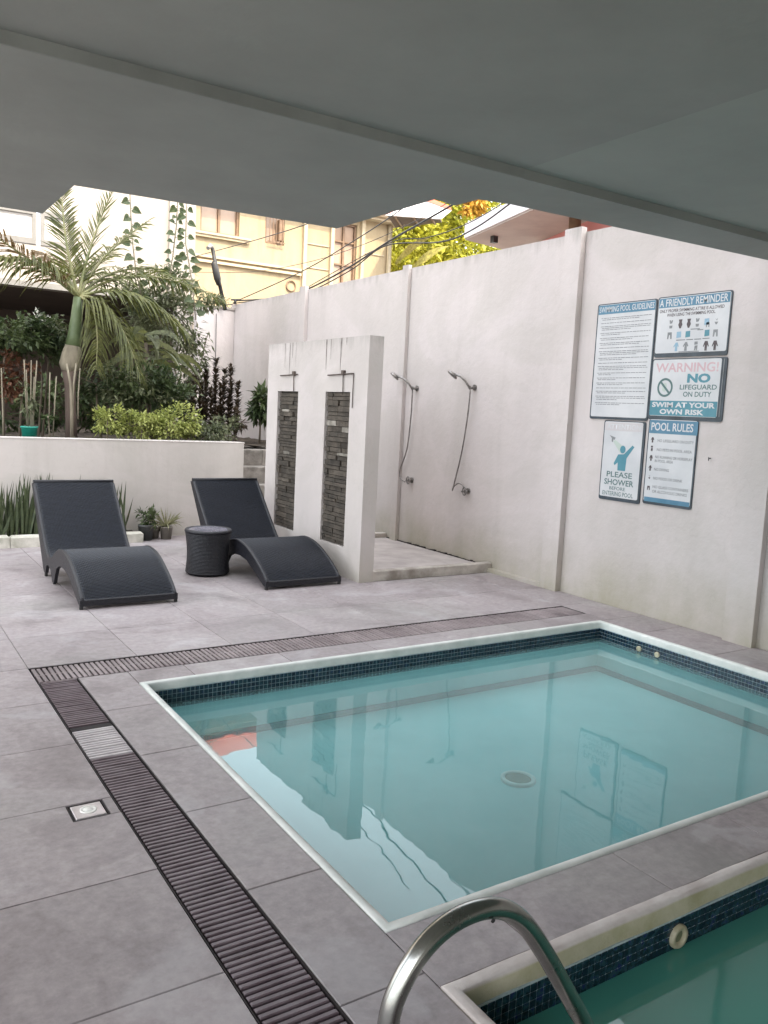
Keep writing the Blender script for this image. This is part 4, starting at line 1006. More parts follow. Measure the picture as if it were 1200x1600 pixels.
# grey-green shrub tree
def shrub(name, lab, cat, clouds, mat, stems, L, Wd, group=None, bark='bark', extra=None):
    base = stems[0][0]
    t = thing(name, lab, cat, tuple(base), group)
    mb = MB()
    for (c, r, n, cl) in clouds: cloud(mb, c, r, n, L, Wd, clumps=cl)
    mb.build('foliage', mat, t)
    if extra:
        mb = MB()
        for (c, r, n, cl) in extra[1]: cloud(mb, c, r, n, L, Wd, clumps=cl)
        mb.build('foliage', extra[0], t)
    for s_ in stems: MB().tube(s_, [0.016 * (1 - 0.6 * i / max(1, len(s_) - 1)) for i in range(len(s_))], 6).build('stem', bark, t)
    return t
def G(px, y): p = aty(px, 600, y); return Vector((p.x, y, 0.97))
shrub('slender_shrub', 'tall wispy grey-green shrub behind the palm reaching the back wall', 'shrub',
      [(A(262, 500, 11.2), (0.62, 0.45, 0.50), 1500, 26), (A(318, 468, 11.4), (0.42, 0.3, 0.10), 260, 9), (A(225, 470, 11.2), (0.5, 0.4, 0.30), 700, 12), (A(270, 440, 11.2), (0.40, 0.3, 0.22), 420, 12), (A(300, 560, 11.2), (0.28, 0.3, 0.42), 420, 10)],
      'leafgrey', [(G(312, 11.2), A(318, 620, 11.2), A(305, 570, 11.2), A(285, 500, 11.2)), (G(305, 11.2), A(300, 610, 11.2), A(312, 575, 11.2), A(325, 520, 11.2)), (G(295, 11.2), A(280, 600, 11.2), A(262, 540, 11.2), A(240, 470, 11.2))], 0.105, 0.034)
shrub('bushy_shrub', 'dark bushy shrub with small leaves behind the lime ground cover', 'shrub',
      [(A(215, 600, 10.3), (0.55, 0.35, 0.30), 1300, 24), (A(270, 620, 10.4), (0.45, 0.3, 0.26), 900, 16), (A(160, 590, 10.4), (0.35, 0.3, 0.25), 500, 9)],
      'leafdark', [(G(200, 10.3), A(205, 640, 10.3), A(215, 600, 10.3)), (G(160, 10.3), A(152, 640, 10.3), A(150, 600, 10.3), A(125, 590, 10.3)), (G(270, 10.3), A(270, 620, 10.3))], 0.085, 0.036, extra=('leafgrey', [(A(205, 600, 10.1), (0.5, 0.3, 0.28), 420, 14)]))
shrub('dark_shrub', 'dense dark green shrub with reddish lower leaves at the far left', 'shrub',
      [(A(10, 520, 10.2), (0.62, 0.4, 0.26), 1900, 26), (A(60, 545, 10.4), (0.40, 0.35, 0.24), 800, 14)],
      'leafdark', [(G(5, 10.2), A(5, 600, 10.2), A(8, 540, 10.2)), (G(30, 10.2), A(35, 600, 10.2), A(40, 560, 10.2))], 0.085, 0.045, extra=('leafred', [(A(5, 585, 10.1), (0.32, 0.3, 0.22), 420, 9)]))
shrub('backdrop_hedge', 'dark hedge added as a backdrop for the shade at the back of the raised garden', 'hedge',  # added dark mass standing in for the shade behind the planting
      [((1.6 + 0.75 * k, 12.0, 1.35), (0.55, 0.35, 0.55), 620, 16) for k in range(-3, 4)],
      'leafdark', [((1.0, 12, 0.95), (1.0, 12, 1.5)), ((2.2, 12, 0.95), (2.2, 12, 1.5)), ((3.2, 12, 0.95), (3.2, 12, 1.5))], 0.12, 0.055)
shrub('flowering_shrub', 'thin shrub with white flower heads left of the palm trunk', 'shrub',
      [(A(70, 520, 10.7), (0.32, 0.25, 0.25), 260, 9)], 'leafgrey', [(G(60, 10.7), A(66, 600, 10.7), A(62, 520, 10.7)), (G(66, 10.7), A(75, 580, 10.7), A(78, 530, 10.7))], 0.09, 0.04,
      extra=('whiteplastic', [(A(70, 512, 10.5), (0.20, 0.1, 0.14), 34, 4)]))
t = shrub('green_bush', 'small leafy green bush just left of the shower wall at the top of the steps', 'bush',
      [(A(408, 640, 10.6), (0.19, 0.2, 0.26), 420, 10)], 'leafdark', [(G(408, 10.6), A(408, 640, 10.6))], 0.15, 0.05, extra=('leafvine', [(A(412, 625, 10.4), (0.16, 0.1, 0.2), 120, 7)]))
# croton clump: upright stems dressed with leaves
cb = G(330, 10.9)
t = thing('croton_shrub', 'purple-brown croton shrub of upright leafy spikes against the pale wall', 'shrub', tuple(cb))
for (px, pyt) in ((338, 560), (322, 575), (305, 588), (292, 598), (315, 600), (352, 578), (362, 572), (345, 600), (372, 600), (284, 625), (330, 610), (358, 612), (300, 625), (318, 632), (340, 635), (368, 640), (348, 648)):
    top = A(px, pyt, 10.9 + random.uniform(-.3, .3)); b0 = Vector((top.x + random.uniform(-.05, .05), top.y, 0.95)); s_ = MB(); f = MB()
    s_.tube([b0, (b0 + top) / 2 + Vector((random.uniform(-.02, .02), 0, 0)), top], 0.008, 5)
    Hh = top.z - b0.z
    for k in range(int(230 * Hh)):
        u = random.uniform(0.12, 1.0) ** 0.8; p = b0.lerp(top, u); a = random.uniform(0, 6.283)
        leaf(f, p, (math.cos(a), math.sin(a), random.uniform(0.2, 1.2)), (0, 0, 1), random.uniform(0.06, 0.11), 0.034)
    so_ = s_.build('stem', 'bark', t); f.build('foliage', 'leafcroton', so_)
# low mixed plants right of the croton
shrub('low_plant', 'low straggly plants at the foot of the croton shrub', 'plant',
      [(A(352, 665, 9.9), (0.24, 0.15, 0.13), 180, 7), (A(330, 672, 9.6), (0.2, 0.12, 0.08), 120, 5)], 'leafgrey', [(G(352, 9.9), A(352, 662, 9.9))], 0.10, 0.030, extra=('leafcroton', [(A(372, 655, 10.0), (0.13, 0.15, 0.16), 90, 5)]))
# lime ground cover mounds, one shrub each
for k, (px, py, rx, rz, n, lab) in enumerate(((168, 656, 0.17, 0.13, 420, 'small lime-yellow shrub at the left end of the row'), (222, 664, 0.22, 0.12, 560, 'lime-yellow shrub left of the biggest one'),
                                    (272, 658, 0.34, 0.17, 1100, 'biggest rounded lime-yellow shrub on the planter edge'), (334, 676, 0.22, 0.08, 300, 'low thin green shrub at the right end of the lime row'))):
    shrub('lime_shrub', lab, 'shrub', [(A(px, py, 9.50), (rx * 1.15, 0.22, rz * 1.3), int(n * 1.7), 14 + k * 5)], 'leaflime' if k < 3 else 'leafgrey', [(G(px, 9.50), A(px, py, 9.50))], 0.055, 0.026, 'lime-yellow shrubs along the planter edge')
gc = MB()
for k in range(900):
    x = random.uniform(-1.5, 3.7); y = random.uniform(9.25, 9.9); 
    if 1.9 > x > 1.3 and random.random() < 0.6: continue
    a = random.uniform(0, 6.28); blade(gc, (x, y, 0.98), (x + math.cos(a) * 0.05, y + math.sin(a) * 0.05, 0.98 + random.uniform(0.03, 0.10)), 0.012, n=2)
o = gc.build('ground_cover', 'leafgrey', kind='stuff'); tag(o, 'thin low weeds growing on the dark garden soil', 'weeds')
# fallen leaves / broad young plant near the pot
cp_ = A(75, 650, 9.6)
t = thing('broad_leaf_plant', 'small olive broad-leaved plant right of the green pot', 'plant', (cp_.x, 9.6, 0.98))
for k in range(9):
    a = k * 0.7; mb = MB(); leaf(mb, cp_ + Vector((0, 0, -0.02)), (math.cos(a), math.sin(a) * 0.6, random.uniform(-0.2, 0.3)), (0, 0, 1), 0.13, 0.07); mb.build('leaf', 'leafvine', t)
MB().tube([(cp_.x + 0.03, 9.6, 0.97), cp_], 0.008, 6).build('stem', 'barkpale', t)
# stakes / bare canes
for (px, pyt, pxb, y, lab) in ((78, 582, 76, 9.7, 'thin pale stake left of the palm trunk'), (88, 588, 82, 9.75, 'thin leaning stake nearest the palm trunk on its left'), (2, 575, 6, 9.4, 'pale stake at the left edge of the picture')):
    top = A(px, pyt, y); b0 = aty(pxb, 690, y); mb = MB().tube([(b0.x, y, 0.96), top], 0.0065, 6)
    tag(mb.build('garden_stake', 'barkpale', origin=(b0.x, y, 0.96)), lab, 'stake', 'garden stakes')
cb = aty(112, 690, 9.45)
t = thing('bare_sapling', 'forked bare sapling standing in front of the palm trunk', 'sapling', (cb.x, 9.45, 0.98))
MB().tube([(cb.x, 9.45, 0.97), A(112, 640, 9.45), A(110, 600, 9.45), A(104, 568, 9.45)], [0.02, 0.017, 0.013, 0.010], 7).build('stem', 'barkpale', t)
MB().tube([A(113, 650, 9.45), A(115, 600, 9.45), A(119, 568, 9.45)], [0.013, 0.011, 0.008], 6).build('branch', 'barkpale', t)
MB().tube([A(122, 655, 9.5), A(122, 620, 9.5), A(125, 575, 9.5)], [0.009, 0.008, 0.006], 6).build('branch', 'barkpale', t)
# green pot with canes
pb = Vector((1.619, 9.38, 0.985))
t = thing('potted_canes', 'bright green plastic pot of bare canes on the planter soil', 'potted plant', tuple(pb))
MB().lathe(tuple(pb), [(0.001, 0.0), (0.064, 0.0), (0.080, 0.165), (0.088, 0.168), (0.088, 0.185), (0.076, 0.185), (0.074, 0.16), (0.001, 0.155)], 28).build('pot', 'greenpot', t)
for (dx, dx2, hh) in ((-0.02, -0.05, 0.72), (-0.01, -0.03, 0.62), (0.01, 0.02, 0.72), (0.03, 0.075, 0.72), (0.02, 0.05, 0.55)):
    MB().tube([pb + Vector((dx, 0, 0.15)), pb + Vector((dx2, 0, 0.15 + hh))], [0.0075, 0.006], 7).build('cane', 'barkpale', t)
mb = MB(); cloud(mb, pb + Vector((-0.03, 0, 0.50)), (0.10, 0.06, 0.20), 40, 0.09, 0.04, clumps=5); mb.build('foliage', 'leafgrey', t)

# climbing vines with heart leaves
def vine(lab, path, n, y):
    pts = [aty(px, py, y) for px, py in path]
    t = thing('climbing_vine', lab, 'vine', tuple(pts[0]), 'climbing stems with heart-shaped leaves')
    MB().tube(pts, 0.007, 6).build('stem', 'barkpale', t)
    for k in range(n):
        u = k / max(1, n - 1) * (len(pts) - 1); i = min(int(u), len(pts) - 2); p = pts[i].lerp(pts[i + 1], u - i)
        sg = 1 if k % 2 else -1; L = random.uniform(0.065, 0.125); mb = MB()
        d = Vector((sg * random.uniform(0.7, 1), random.uniform(-.5, .3), random.uniform(-0.8, 0.25))).normalized()
        s_ = d.cross(Vector((random.uniform(-.2, .2), -1, random.uniform(0, .8)))).normalized(); nn = s_.cross(d)
        c0 = p + d * 0.035
        O = [(0, 0), (-0.10, 0.26), (0.10, 0.46), (0.40, 0.44), (0.75, 0.20), (1.05, 0), (0.75, -0.20), (0.40, -0.44), (0.10, -0.46), (-0.10, -0.26)]
        vs = [c0 + d * a * L + s_ * b * L + nn * abs(b) * L * 0.35 for a, b in O] + [c0 + d * 0.4 * L]
        mb.add(vs, [(i_, (i_ + 1) % 10, 10) for i_ in range(10)]); mb.tube([p, c0], 0.003, 4, cap=False)
        mb.build('leaf', 'leafvine', t)
vine('climbing stem with heart-shaped leaves, the left one, rising to the overhang', [(222, 470), (212, 420), (206, 370), (203, 300)], 18, 10.7)
vine('climbing stem with heart-shaped leaves, the middle one against the white house', [(262, 450), (270, 400), (276, 350), (278, 300)], 22, 10.7)
vine('climbing stem with heart-shaped leaves beside the cream house corner', [(306, 500), (300, 440), (290, 380), (292, 300)], 22, 10.6)

# snake plants
def snake(lab, x0, x1, n, hmax):
    t = thing('snake_plant', lab, 'snake plant', ((x0 + x1) / 2, 8.93, 0.08), 'snake plants along the planter wall')
    for k in range(n):
        x = random.uniform(x0, x1); y = random.uniform(8.82, 9.0); mb = MB(); hh = random.uniform(0.40, 1) * hmax
        tip = Vector((x + random.uniform(-.10, .10), min(y + random.uniform(-.08, .04), 9.02), 0.08 + hh))
        blade(mb, (x, y, 0.075), tip, random.uniform(0.020, 0.036), bend=(random.uniform(-.02, .02), 0, 0), n=5, flat=Vector((1, random.uniform(-.5, .5), 0)))
        mb.build('leaf', 'snake', t)
snake('dense clump of upright snake plants at the left edge of the picture', 0.75, 1.76, 170, 0.66)
snake('snake plants just visible behind the left lounger', 1.80, 2.25, 30, 0.62)
snake('pointed snake plant leaves right of the left lounger back', 2.32, 2.50, 16, 0.58)

def pot(name, lab, x, y, r, hh, mat, plant, group):
    t = thing(name, lab, 'potted plant', (x, y, 0), group)
    MB().lathe((x, y, 0), [(0.001, 0.0), (r * 0.78, 0.0), (r * 0.96, hh * 0.85), (r, hh * 0.86), (r, hh), (r * 0.88, hh), (r * 0.86, hh * 0.88), (0.001, hh * 0.86)], 24).build('pot', mat, t)
    plant(t, x, y, hh)
def p_dark(t, x, y, hh):
    mb = MB(); cloud(mb, (x, y, hh + 0.08), (0.11, 0.1, 0.11), 260, 0.06, 0.022, clumps=10); mb.build('foliage', 'leafdark', t)
def p_spider(t, x, y, hh):
    for k in range(46):
        a = random.uniform(0, 6.28); L = random.uniform(0.18, 0.38); mb = MB()
        b0 = Vector((x, y, hh * 0.9)); up = random.uniform(0.15, 1)
        tip = b0 + Vector((math.cos(a) * L * (1.15 - up * 0.7), min(math.sin(a) * L * 0.6 * (1.15 - up * 0.7), 0.02), L * (up - 0.25)))
        blade(mb, b0, tip, 0.013, bend=(math.cos(a) * 0.02, 0, 0.14 * (1 - up)), n=5); mb.build('leaf', 'spider', t)
def p_small(t, x, y, hh):
    mb = MB(); cloud(mb, (x, y, hh + 0.06), (0.09, 0.06, 0.08), 60, 0.07, 0.03, clumps=5); mb.build('foliage', 'leafcroton', t)
pot('potted_shrub', 'dark grey pot with a small dark green plant by the planter wall', 2.70, 8.84, 0.085, 0.17, 'darkpot', p_dark, 'pots at the foot of the planter wall')
pot('potted_spider_plant', 'worn pot with a pale striped spider plant by the planter wall', 2.93, 8.86, 0.070, 0.14, 'browngreypot', p_spider, 'pots at the foot of the planter wall')
pot('potted_shrub', 'small pot with a sparse brown plant tucked between the other two pots', 2.82, 8.93, 0.055, 0.11, 'browngreypot', p_small, 'pots at the foot of the planter wall')

# ------------------------------------------------------------------ floodlight on its pole
pb = Vector((5.12, 12.70, 3.0)); tp = aty(328, 386, 12.70)
t = thing('floodlight_pole', 'black leaning pole carrying a floodlight above the rear wall', 'floodlight', tuple(pb))
pb2 = aty(352, 485, 12.70)
MB().tube([pb2, aty(340, 430, 12.7), aty(332, 388, 12.7)], 0.030, 10).build('pole', 'dark', t)
a0, a1 = aty(342, 446, 12.66), aty(334, 408, 12.66)
d = (a1 - a0).normalized(); s_ = Vector((d.z, 0, -d.x))
MB().tube([a0, a0.lerp(a1, .3), a0.lerp(a1, .9), a1], [0.035, 0.060, 0.052, 0.03], 4).build('lamp_housing', 'dark', t)
MB().tube([aty(332, 388, 12.7), aty(329, 384, 12.68), aty(325, 388, 12.62)], [0.030, 0.034, 0.03], 8).build('lamp_head', 'greyframe', t)
mb = MB().tube([(5.27, 12.74, 3.09), (5.27, 12.74, 3.17)], 0.02, 8).tube([(5.20, 12.74, 3.15), (5.36, 12.74, 3.17)], 0.014, 6)
tag(mb.build('cable_bracket', 'dark', origin=(5.27, 12.74, 3.09)), 'small dark cable bracket on the corner of the boundary wall', 'bracket')
mb = MB().tube([aty(338, 490, 12.77), aty(337, 560, 12.77), aty(336, 640, 12.77)], 0.006, 5)
tag(mb.build('hanging_cord', 'dark', origin=tuple(aty(338, 490, 12.77))), 'thin cord hanging down the pale rear wall', 'cord')

# ------------------------------------------------------------------ overhead cables (run outside the wall, x = 5.9)
def cable(lab, path, r=0.008):
    K = [atx(px, py, X) for px, py, X in path]; sm = []
    for i in range(len(K) - 1):
        p0 = K[max(i - 1, 0)]; p3 = K[min(i + 2, len(K) - 1)]
        for k in range(8):
            u = k / 8; sm.append(0.5 * ((2 * K[i]) + (K[i + 1] - p0) * u + (2 * p0 - 5 * K[i] + 4 * K[i + 1] - p3) * u * u + (3 * K[i] - p0 - 3 * K[i + 1] + p3) * u ** 3))
    sm.append(K[-1]); o = MB().tube(sm, r, 5).build('overhead_cable', 'dark', origin=tuple(K[0])); tag(o, lab, 'cable', 'overhead cables')
cable('black cable passing highest across the cream house', [(225, 422, 6.0), (300, 402, 6.0), (400, 375, 6.0), (480, 350, 6.0), (560, 318, 6.0)])
cable('black cable rising from the wall bracket towards the overhang', [(364, 473, 5.6), (470, 425, 5.8), (560, 372, 5.9), (640, 318, 5.9), (700, 270, 5.9)])
cable('thick black cable bundle lying along the wall top then rising', [(366, 470, 5.40), (430, 466, 5.6), (480, 452, 5.75), (545, 418, 5.85), (603, 380, 5.9), (655, 350, 5.9), (715, 315, 5.9), (780, 270, 5.9)], 0.013)
cable('black cable sagging across the yellow tree to the pink house', [(366, 474, 5.42), (470, 459, 5.8), (545, 424, 5.9), (603, 384, 5.95), (690, 378, 5.95), (745, 355, 5.95), (805, 312, 5.95)], 0.009)
cable('thin cable just above the sagging one beside the pink house', [(470, 455, 5.82), (603, 382, 5.92), (665, 372, 6.0), (725, 352, 6.0), (785, 318, 6.0), (830, 285, 6.0)], 0.006)
cable('thin cable crossing low over the cream house wall', [(290, 425, 7.0), (390, 425, 7.2), (480, 410, 7.4), (560, 385, 7.6), (640, 350, 7.8), (720, 305, 7.8)], 0.006)
cable('thin cable running from the vines to the floodlight pole', [(250, 455, 5.0), (300, 468, 5.1), (352, 476, 5.2), (366, 474, 5.3)], 0.008)

# ------------------------------------------------------------------ white house behind the garden
t = thing('white_house', 'white house with a jutting upper floor and grey framed windows behind the palm', 'house', (1, 13.5, 0))
w = MB()
for (a, b, c, d) in ((-6, 4.66, 3.02, 3.62), (-6, 4.66, 4.10, 7.4), (2.86, 4.66, 3.62, 4.10), (-6, 0.2, 3.62, 4.10)): w.box(a, b, 13.0, 13.2, c, d)
w.box(4.46, 4.66, 13.2, 17, 3.02, 7.4); w.build('wall', 'whitebld', t)
MB().box(4.40, 4.658, 12.96, 13.16, 0.9, 3.02).build('corner_column', 'whitebld', t)
MB().box(4.25, 4.66, 12.93, 12.998, 3.02, 7.4).build('corner_pier', 'whitebld', t)
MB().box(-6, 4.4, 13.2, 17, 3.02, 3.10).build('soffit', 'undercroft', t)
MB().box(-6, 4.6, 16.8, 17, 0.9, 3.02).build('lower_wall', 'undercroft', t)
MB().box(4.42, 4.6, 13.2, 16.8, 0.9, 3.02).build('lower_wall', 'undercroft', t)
MB().box(-6, 4.25, 12.97, 12.998, 3.02, 3.10).build('edge_band', 'greyframe', t)
for (a, b) in ((0.2, 1.26), (1.30, 2.34), (2.40, 2.84)):
    wf = MB()
    wf.box(a, b, 12.985, 13.05, 4.03, 4.098); wf.box(a, b, 12.985, 13.05, 3.622, 3.70); wf.box(a, a + 0.05, 12.985, 13.05, 3.70, 4.03); wf.box(b - 0.05, b, 12.985, 13.05, 3.70, 4.03)
    f_ = wf.build('window', 'greyframe', t); MB().box(a + 0.05, b - 0.05, 13.02, 13.03, 3.70, 4.03).build('pane', 'paleglass', f_)

# ------------------------------------------------------------------ cream house
Y = 20.0
t = thing('cream_house', 'sunlit cream two-storey house with mouldings and a coral roof', 'house', (10, Y, 0))
w = MB()
def holes(w, x0, x1, z0, z1, y0, y1, hs):
    xs_ = sorted({x0, x1} | {h[0] for h in hs} | {h[1] for h in hs}); zs_ = sorted({z0, z1} | {h[2] for h in hs} | {h[3] for h in hs})
    for i in range(len(xs_) - 1):
        for j in range(len(zs_) - 1):
            cx_, cz_ = (xs_[i] + xs_[i + 1]) / 2, (zs_[j] + zs_[j + 1]) / 2
            if any(h[0] < cx_ < h[1] and h[2] < cz_ < h[3] for h in hs): continue
            w.box(xs_[i], xs_[i + 1], y0, y1, zs_[j], zs_[j + 1])
WN = [(7.32, 8.33, 5.62, 6.5), (9.03, 9.56, 5.60, 6.42), (10.98, 11.72, 4.1, 6.45)]
holes(w, 5.2, 12.85, -2.1, 6.62, Y, Y + 0.25, WN)
w.box(12.60, 12.85, Y + 0.25, Y + 6, -2.1, 6.62); w.box(5.2, 12.6, Y + 6, Y + 6.2, -2.1, 6.62); w.box(5.2, 5.4, Y + 0.25, Y + 6, -2.1, 6.62)
w.build('wall', 'cream', t)
MB().box(5.0, 13.05, Y - 0.30, Y + 6.3, 6.62, 6.74).build('cornice', 'creamtrim', t)
MB().box(4.9, 13.15, Y - 0.40, Y - 0.30, 6.70, 6.78).build('cornice_lip', 'creamtrim', t)
rf = MB(); rf.add([(4.7, Y - 0.55, 6.80), (13.3, Y - 0.55, 6.80), (13.3, Y - 0.55, 7.30), (4.7, Y - 0.55, 7.30), (4.7, Y + 6.5, 6.80), (13.3, Y + 6.5, 6.80), (13.3, Y + 3, 8.3), (4.7, Y + 3, 8.3)],
       [(0, 1, 2, 3), (3, 2, 6, 7), (7, 6, 5, 4), (0, 3, 7, 4), (1, 5, 6, 2), (0, 4, 5, 1)]); rf.build('roof', 'coral', t)
for z, a, b in ((5.02, 5.2, 10.05), (4.90, 5.2, 10.05), (5.50, 7.0, 8.55)):
    MB().box(a, b, Y - 0.09, Y - 0.001, z, z + 0.06).build('moulding', 'creamtrim', t)
MB().box(7.05, 8.6, Y - 0.13, Y - 0.001, 5.562, 5.615).build('window_sill', 'creamtrim', t)
for x in (10.08, 10.88, 11.82): MB().box(x, x + 0.10, Y - 0.10, Y - 0.001, -2.1, 6.615).build('pilaster', 'creamtrim', t)
for z in (4.55, 5.15, 5.75, 6.35): MB().box(10.2, 10.86, Y - 0.03, Y - 0.001, z, z + 0.03).build('moulding', 'creamtrim', t)
for z in (5.0, 5.75): MB().box(11.94, 12.6, Y - 0.03, Y - 0.001, z, z + 0.03).build('moulding', 'creamtrim', t)
MB().tube([(12.72, Y - 0.06, -2), (12.72, Y - 0.06, 6.61)], 0.05, 10).build('downpipe', 'creamtrim', t)
for i, (a, b, c, d) in enumerate(WN):
    wf = MB(); f = 0.05
    wf.box(a, b, Y + 0.06, Y + 0.12, d - f, d); wf.box(a, b, Y + 0.06, Y + 0.12, c, c + f); wf.box(a, a + f, Y + 0.06, Y + 0.12, c + f, d - f); wf.box(b - f, b, Y + 0.06, Y + 0.12, c + f, d - f)
    if i != 1: wf.box((a + b) / 2 - 0.03, (a + b) / 2 + 0.03, Y + 0.06, Y + 0.12, c + f, d - f)
    if i == 2:
        for z in (4.75, 5.35, 5.95): wf.box(a + f, b - f, Y + 0.07, Y + 0.11, z, z + 0.04)
    o = wf.build('window', 'brownwood', t); MB().box(a + f, b - f, Y + 0.13, Y + 0.14, c + f, d - f).build('pane', 'curtain', o)
g2 = MB()
for k in range(5): g2.box(9.10 + k * 0.09, 9.115 + k * 0.09, Y - 0.12, Y - 0.10, 5.62, 6.4)
g2.box(9.06, 9.54, Y - 0.12, Y - 0.10, 5.62, 5.65); g2.box(9.36, 9.50, Y - 0.10, Y + 0.02, 5.70, 6.2); g2.build('window_grille', 'brownwood', t)
ring = [(9.79 + 0.13 * math.cos(q), Y - 0.03, 4.62 + 0.13 * math.sin(q)) for q in [2 * math.pi * k / 20 for k in range(21)]]
MB().tube(ring, 0.018, 6, cap=False).build('ring_ornament', 'brownwood', t)
t = thing('lean_to_roof', 'lean-to roof with a white fascia and coral edge beside the cream house', 'roof', (13, 18.5, 6.6))
def slab_y(name, pts, y, th, mat):
    a_ = [aty(px, py, y) for px, py in pts]; n = len(a_)
    vs = [tuple(p) for p in a_] + [(p.x, y + th, p.z) for p in a_]
    return fixn(MB().add(vs, [tuple(range(n)), tuple(range(n, 2 * n))[::-1]] + [(i, i + n, (i + 1) % n + n, (i + 1) % n) for i in range(n)]).build(name, mat, t))
slab_y('fascia', [(604, 336), (690, 342), (706, 329), (660, 312)], 17.6, 0.10, 'fascia')
slab_y('roof_edge', [(660, 311.8), (706, 328.8), (703, 322), (664, 306)], 17.58, 0.9, 'coral')
q0, q1, q2, q3 = aty(605, 337, 17.71), aty(688, 343, 17.71), aty(690, 348, 20.9), aty(618, 356, 19.9)
rv = [q0, q1, q2, q3]; rv = [tuple(p) for p in rv] + [(p.x, p.y, p.z + 0.05) for p in rv]
fixn(MB().add(rv, [(0, 1, 2, 3), (4, 7, 6, 5), (0, 4, 5, 1), (1, 5, 6, 2), (2, 6, 7, 3), (3, 7, 4, 0)]).build('roof_sheet', 'undercroft', t))
for u in (0.15, 0.5, 0.85):
    a0, a1 = q0.lerp(q1, u), q3.lerp(q2, u); MB().tube([a0 + Vector((0, 0, -0.03)), a1 + Vector((0, 0, -0.03))], 0.03, 5).build('rafter', 'brownwood', t)

# ------------------------------------------------------------------ pink house behind the wall
t = thing('pink_house', 'pink house with a pale jutting roof eave behind the boundary wall', 'house', (11, 10, 0))
C0, C1, C2 = Vector((9.93, 12.90, 4.80)), Vector((9.00, 9.35, 4.80)), Vector((13.5, 13.45, 4.80)); C3 = Vector((13.5, 9.0, 4.80))
pl = [(C0.x, C0.y), (C1.x, C1.y), (8.2, 6.3), (13.5, 5.2), (C2.x, C2.y)]
fixn(MB().prism(pl, 4.80, 4.83).build('soffit', 'pinksoffit', t))
fixn(MB().prism([(x - 0.03, y) for x, y in pl[:3]] + pl[3:4] + [(13.5, 13.5)], 4.83, 5.09).build('fascia', 'fascia', t))
wp = [(11.0, 12.0), (10.05, 9.2), (9.1, 6.5), (13.4, 6.2), (13.4, 12.5)]
fixn(MB().prism(wp, -2.1, 4.80).build('wall', 'pink', t))
q = atx(905, 352, 10.15); MB().tube([(q.x - 0.10, q.y, 2.0), (q.x - 0.10, q.y, 4.79)], 0.10, 10).build('downpipe', 'brownwood', t)
q = atx(772, 376, 10.1); MB().box(q.x - 0.05, q.x + 0.05, q.y - 0.05, q.y + 0.05, q.z - 0.04, 4.80).build('eave_lamp', 'dark', t)

# ------------------------------------------------------------------ trees beyond the houses
def tree(name, lab, base, Hc, clouds, mat, L, Wd, extra=None, trunk_r=0.22):
    t = thing(name, lab, 'tree', base, None)
    b = Vector(base); c0 = Vector(clouds[0][0])
    tr = MB().tube([b, b.lerp(c0, 0.5) + Vector((0.2, 0, 0)), c0], [trunk_r, trunk_r * 0.7, trunk_r * 0.35], 10)
    for (c, r, n, cl) in clouds: tr.tube([b.lerp(c0, 0.6), (b.lerp(c0, 0.8) + Vector(c)) / 2, Vector(c)], [trunk_r * 0.5, trunk_r * 0.3, trunk_r * 0.1], 7)
    tr.build('trunk', 'barkpale', t)
    mb = MB()
    for (c, r, n, cl) in clouds: cloud(mb, c, r, n, L, Wd, clumps=cl, droop=0.4)
    mb.build('crown', mat, t)
    if extra:
        mb = MB()
        for (c, r, n, cl) in extra[1]: cloud(mb, c, r, n, L, Wd, clumps=cl, droop=0.4)
        mb.build('flush_foliage', extra[0], t)
    return t
tree('broadleaf_tree', 'sunlit yellow-green tree with an orange flush between the cream and pink houses', (16.5, 23.5, -2.1), 8,
     [((16.4, 23.5, 6.2), (2.3, 1.6, 2.1), 5200, 60), ((15.0, 22.8, 7.2), (1.6, 1.3, 1.5), 2800, 36), ((18.6, 23.2, 6.4), (2.0, 1.5, 1.9), 3600, 40), ((16.0, 24.0, 8.6), (2.2, 1.5, 1.6), 2600, 36), ((16.5, 26.5, 6.8), (4.2, 1.2, 3.2), 5000, 90), ((14.6, 21.6, 5.2), (1.3, 0.8, 1.2), 1600, 30), ((17.6, 24.2, 9.0), (2.6, 1.2, 1.5), 3000, 40)], 'leafyellow', 0.26, 0.13,
     extra=('leaforange', [((17.0, 21.9, 8.2), (0.7, 0.4, 0.45), 420, 12)]))
tree('broadleaf_tree', 'darker green tree rising behind the cream house roof', (11.0, 28.5, -2.1), 8,
     [((11.0, 28.5, 8.0), (1.9, 1.5, 2.3), 3200, 40), ((9.4, 28.8, 7.4), (1.5, 1.3, 1.5), 1600, 24)], 'leafgrey', 0.28, 0.15)
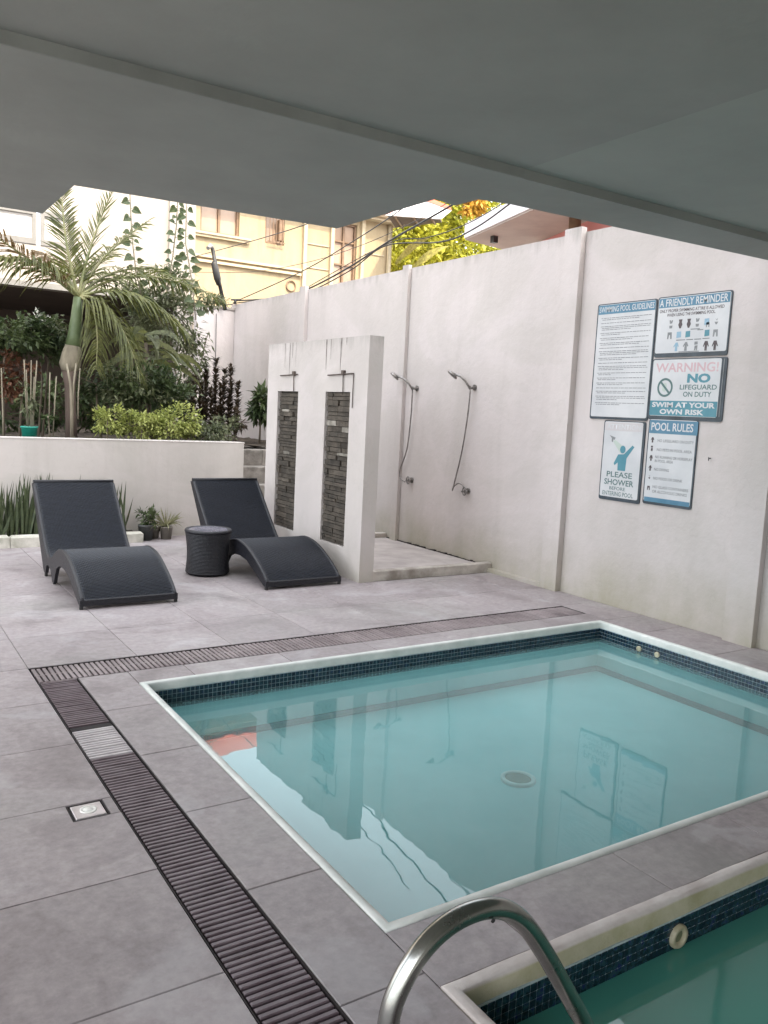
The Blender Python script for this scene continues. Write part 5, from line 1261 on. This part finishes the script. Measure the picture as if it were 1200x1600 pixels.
t = thing('banana_plant', 'broad pale-leaved banana plant beside the cream house wall', 'banana plant', (14.4, 21.2, -2.1))
MB().tube([(14.4, 21.2, -2.1), (14.4, 21.2, 2.2), (14.3, 21.1, 4.6)], [0.16, 0.13, 0.07], 10).build('trunk', 'leafbanana', t)
for k, (px, py, px2, py2) in enumerate(((618, 412, 672, 372), (640, 425, 700, 385))):
    a0, a1 = aty(px, py, 20.9), aty(px2, py2, 20.2); mb = MB()
    blade(mb, a0, a1, 0.30, bend=(0, 0, 0.25), n=8, flat=Vector((0.1, 0.45, 0.9))); mb.build('leaf', 'leafbanana', t)

# ------------------------------------------------------------------ own building over the deck
t = thing('overhanging_building', 'grey-white concrete soffit of the building that overhangs the pool', 'building', (0, 0, 2.6))
Z0 = 2.60
outer = [(-2.0, 5.585), (1.042, 5.585), (1.038, 4.725), (2.556, 4.612), (2.582, 3.625), (2.735, 3.66), (2.744, 3.475), (2.93, 3.435), (5.235, 3.35), (5.235, 3.045), (-2.0, 3.045)]
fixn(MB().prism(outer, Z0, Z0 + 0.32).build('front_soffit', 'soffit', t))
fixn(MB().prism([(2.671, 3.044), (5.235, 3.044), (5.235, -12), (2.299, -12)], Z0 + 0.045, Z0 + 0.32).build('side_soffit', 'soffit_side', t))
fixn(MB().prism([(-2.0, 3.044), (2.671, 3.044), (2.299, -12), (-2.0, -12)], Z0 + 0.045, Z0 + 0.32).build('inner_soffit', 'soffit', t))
MB().box(-2.0, 2.66, 3.039, 3.0445, Z0 + 0.001, Z0 + 0.046).build('step_shade_strip', basic('painted_step_shade', (0.23, 0.24, 0.225, 1), (0.31, 0.325, 0.305, 1), 2, 0.9), t)  # added strip; its darker colour paints the shade on the soffit step
MB().box(-2.0, 5.235, -12, 3.35, Z0 + 0.321, 14.45).build('upper_wall', 'outer', t)
MB().box(-2.0, 5.28, -6.3, -6.05, -0.1, Z0 - 0.001).build('rear_wall', 'outer', t)
for x in (-1.8,): MB().box(x - 0.2, x + 0.2, 2.6, 3.0, -0.1, Z0 - 0.001).build('column', 'outer', t)
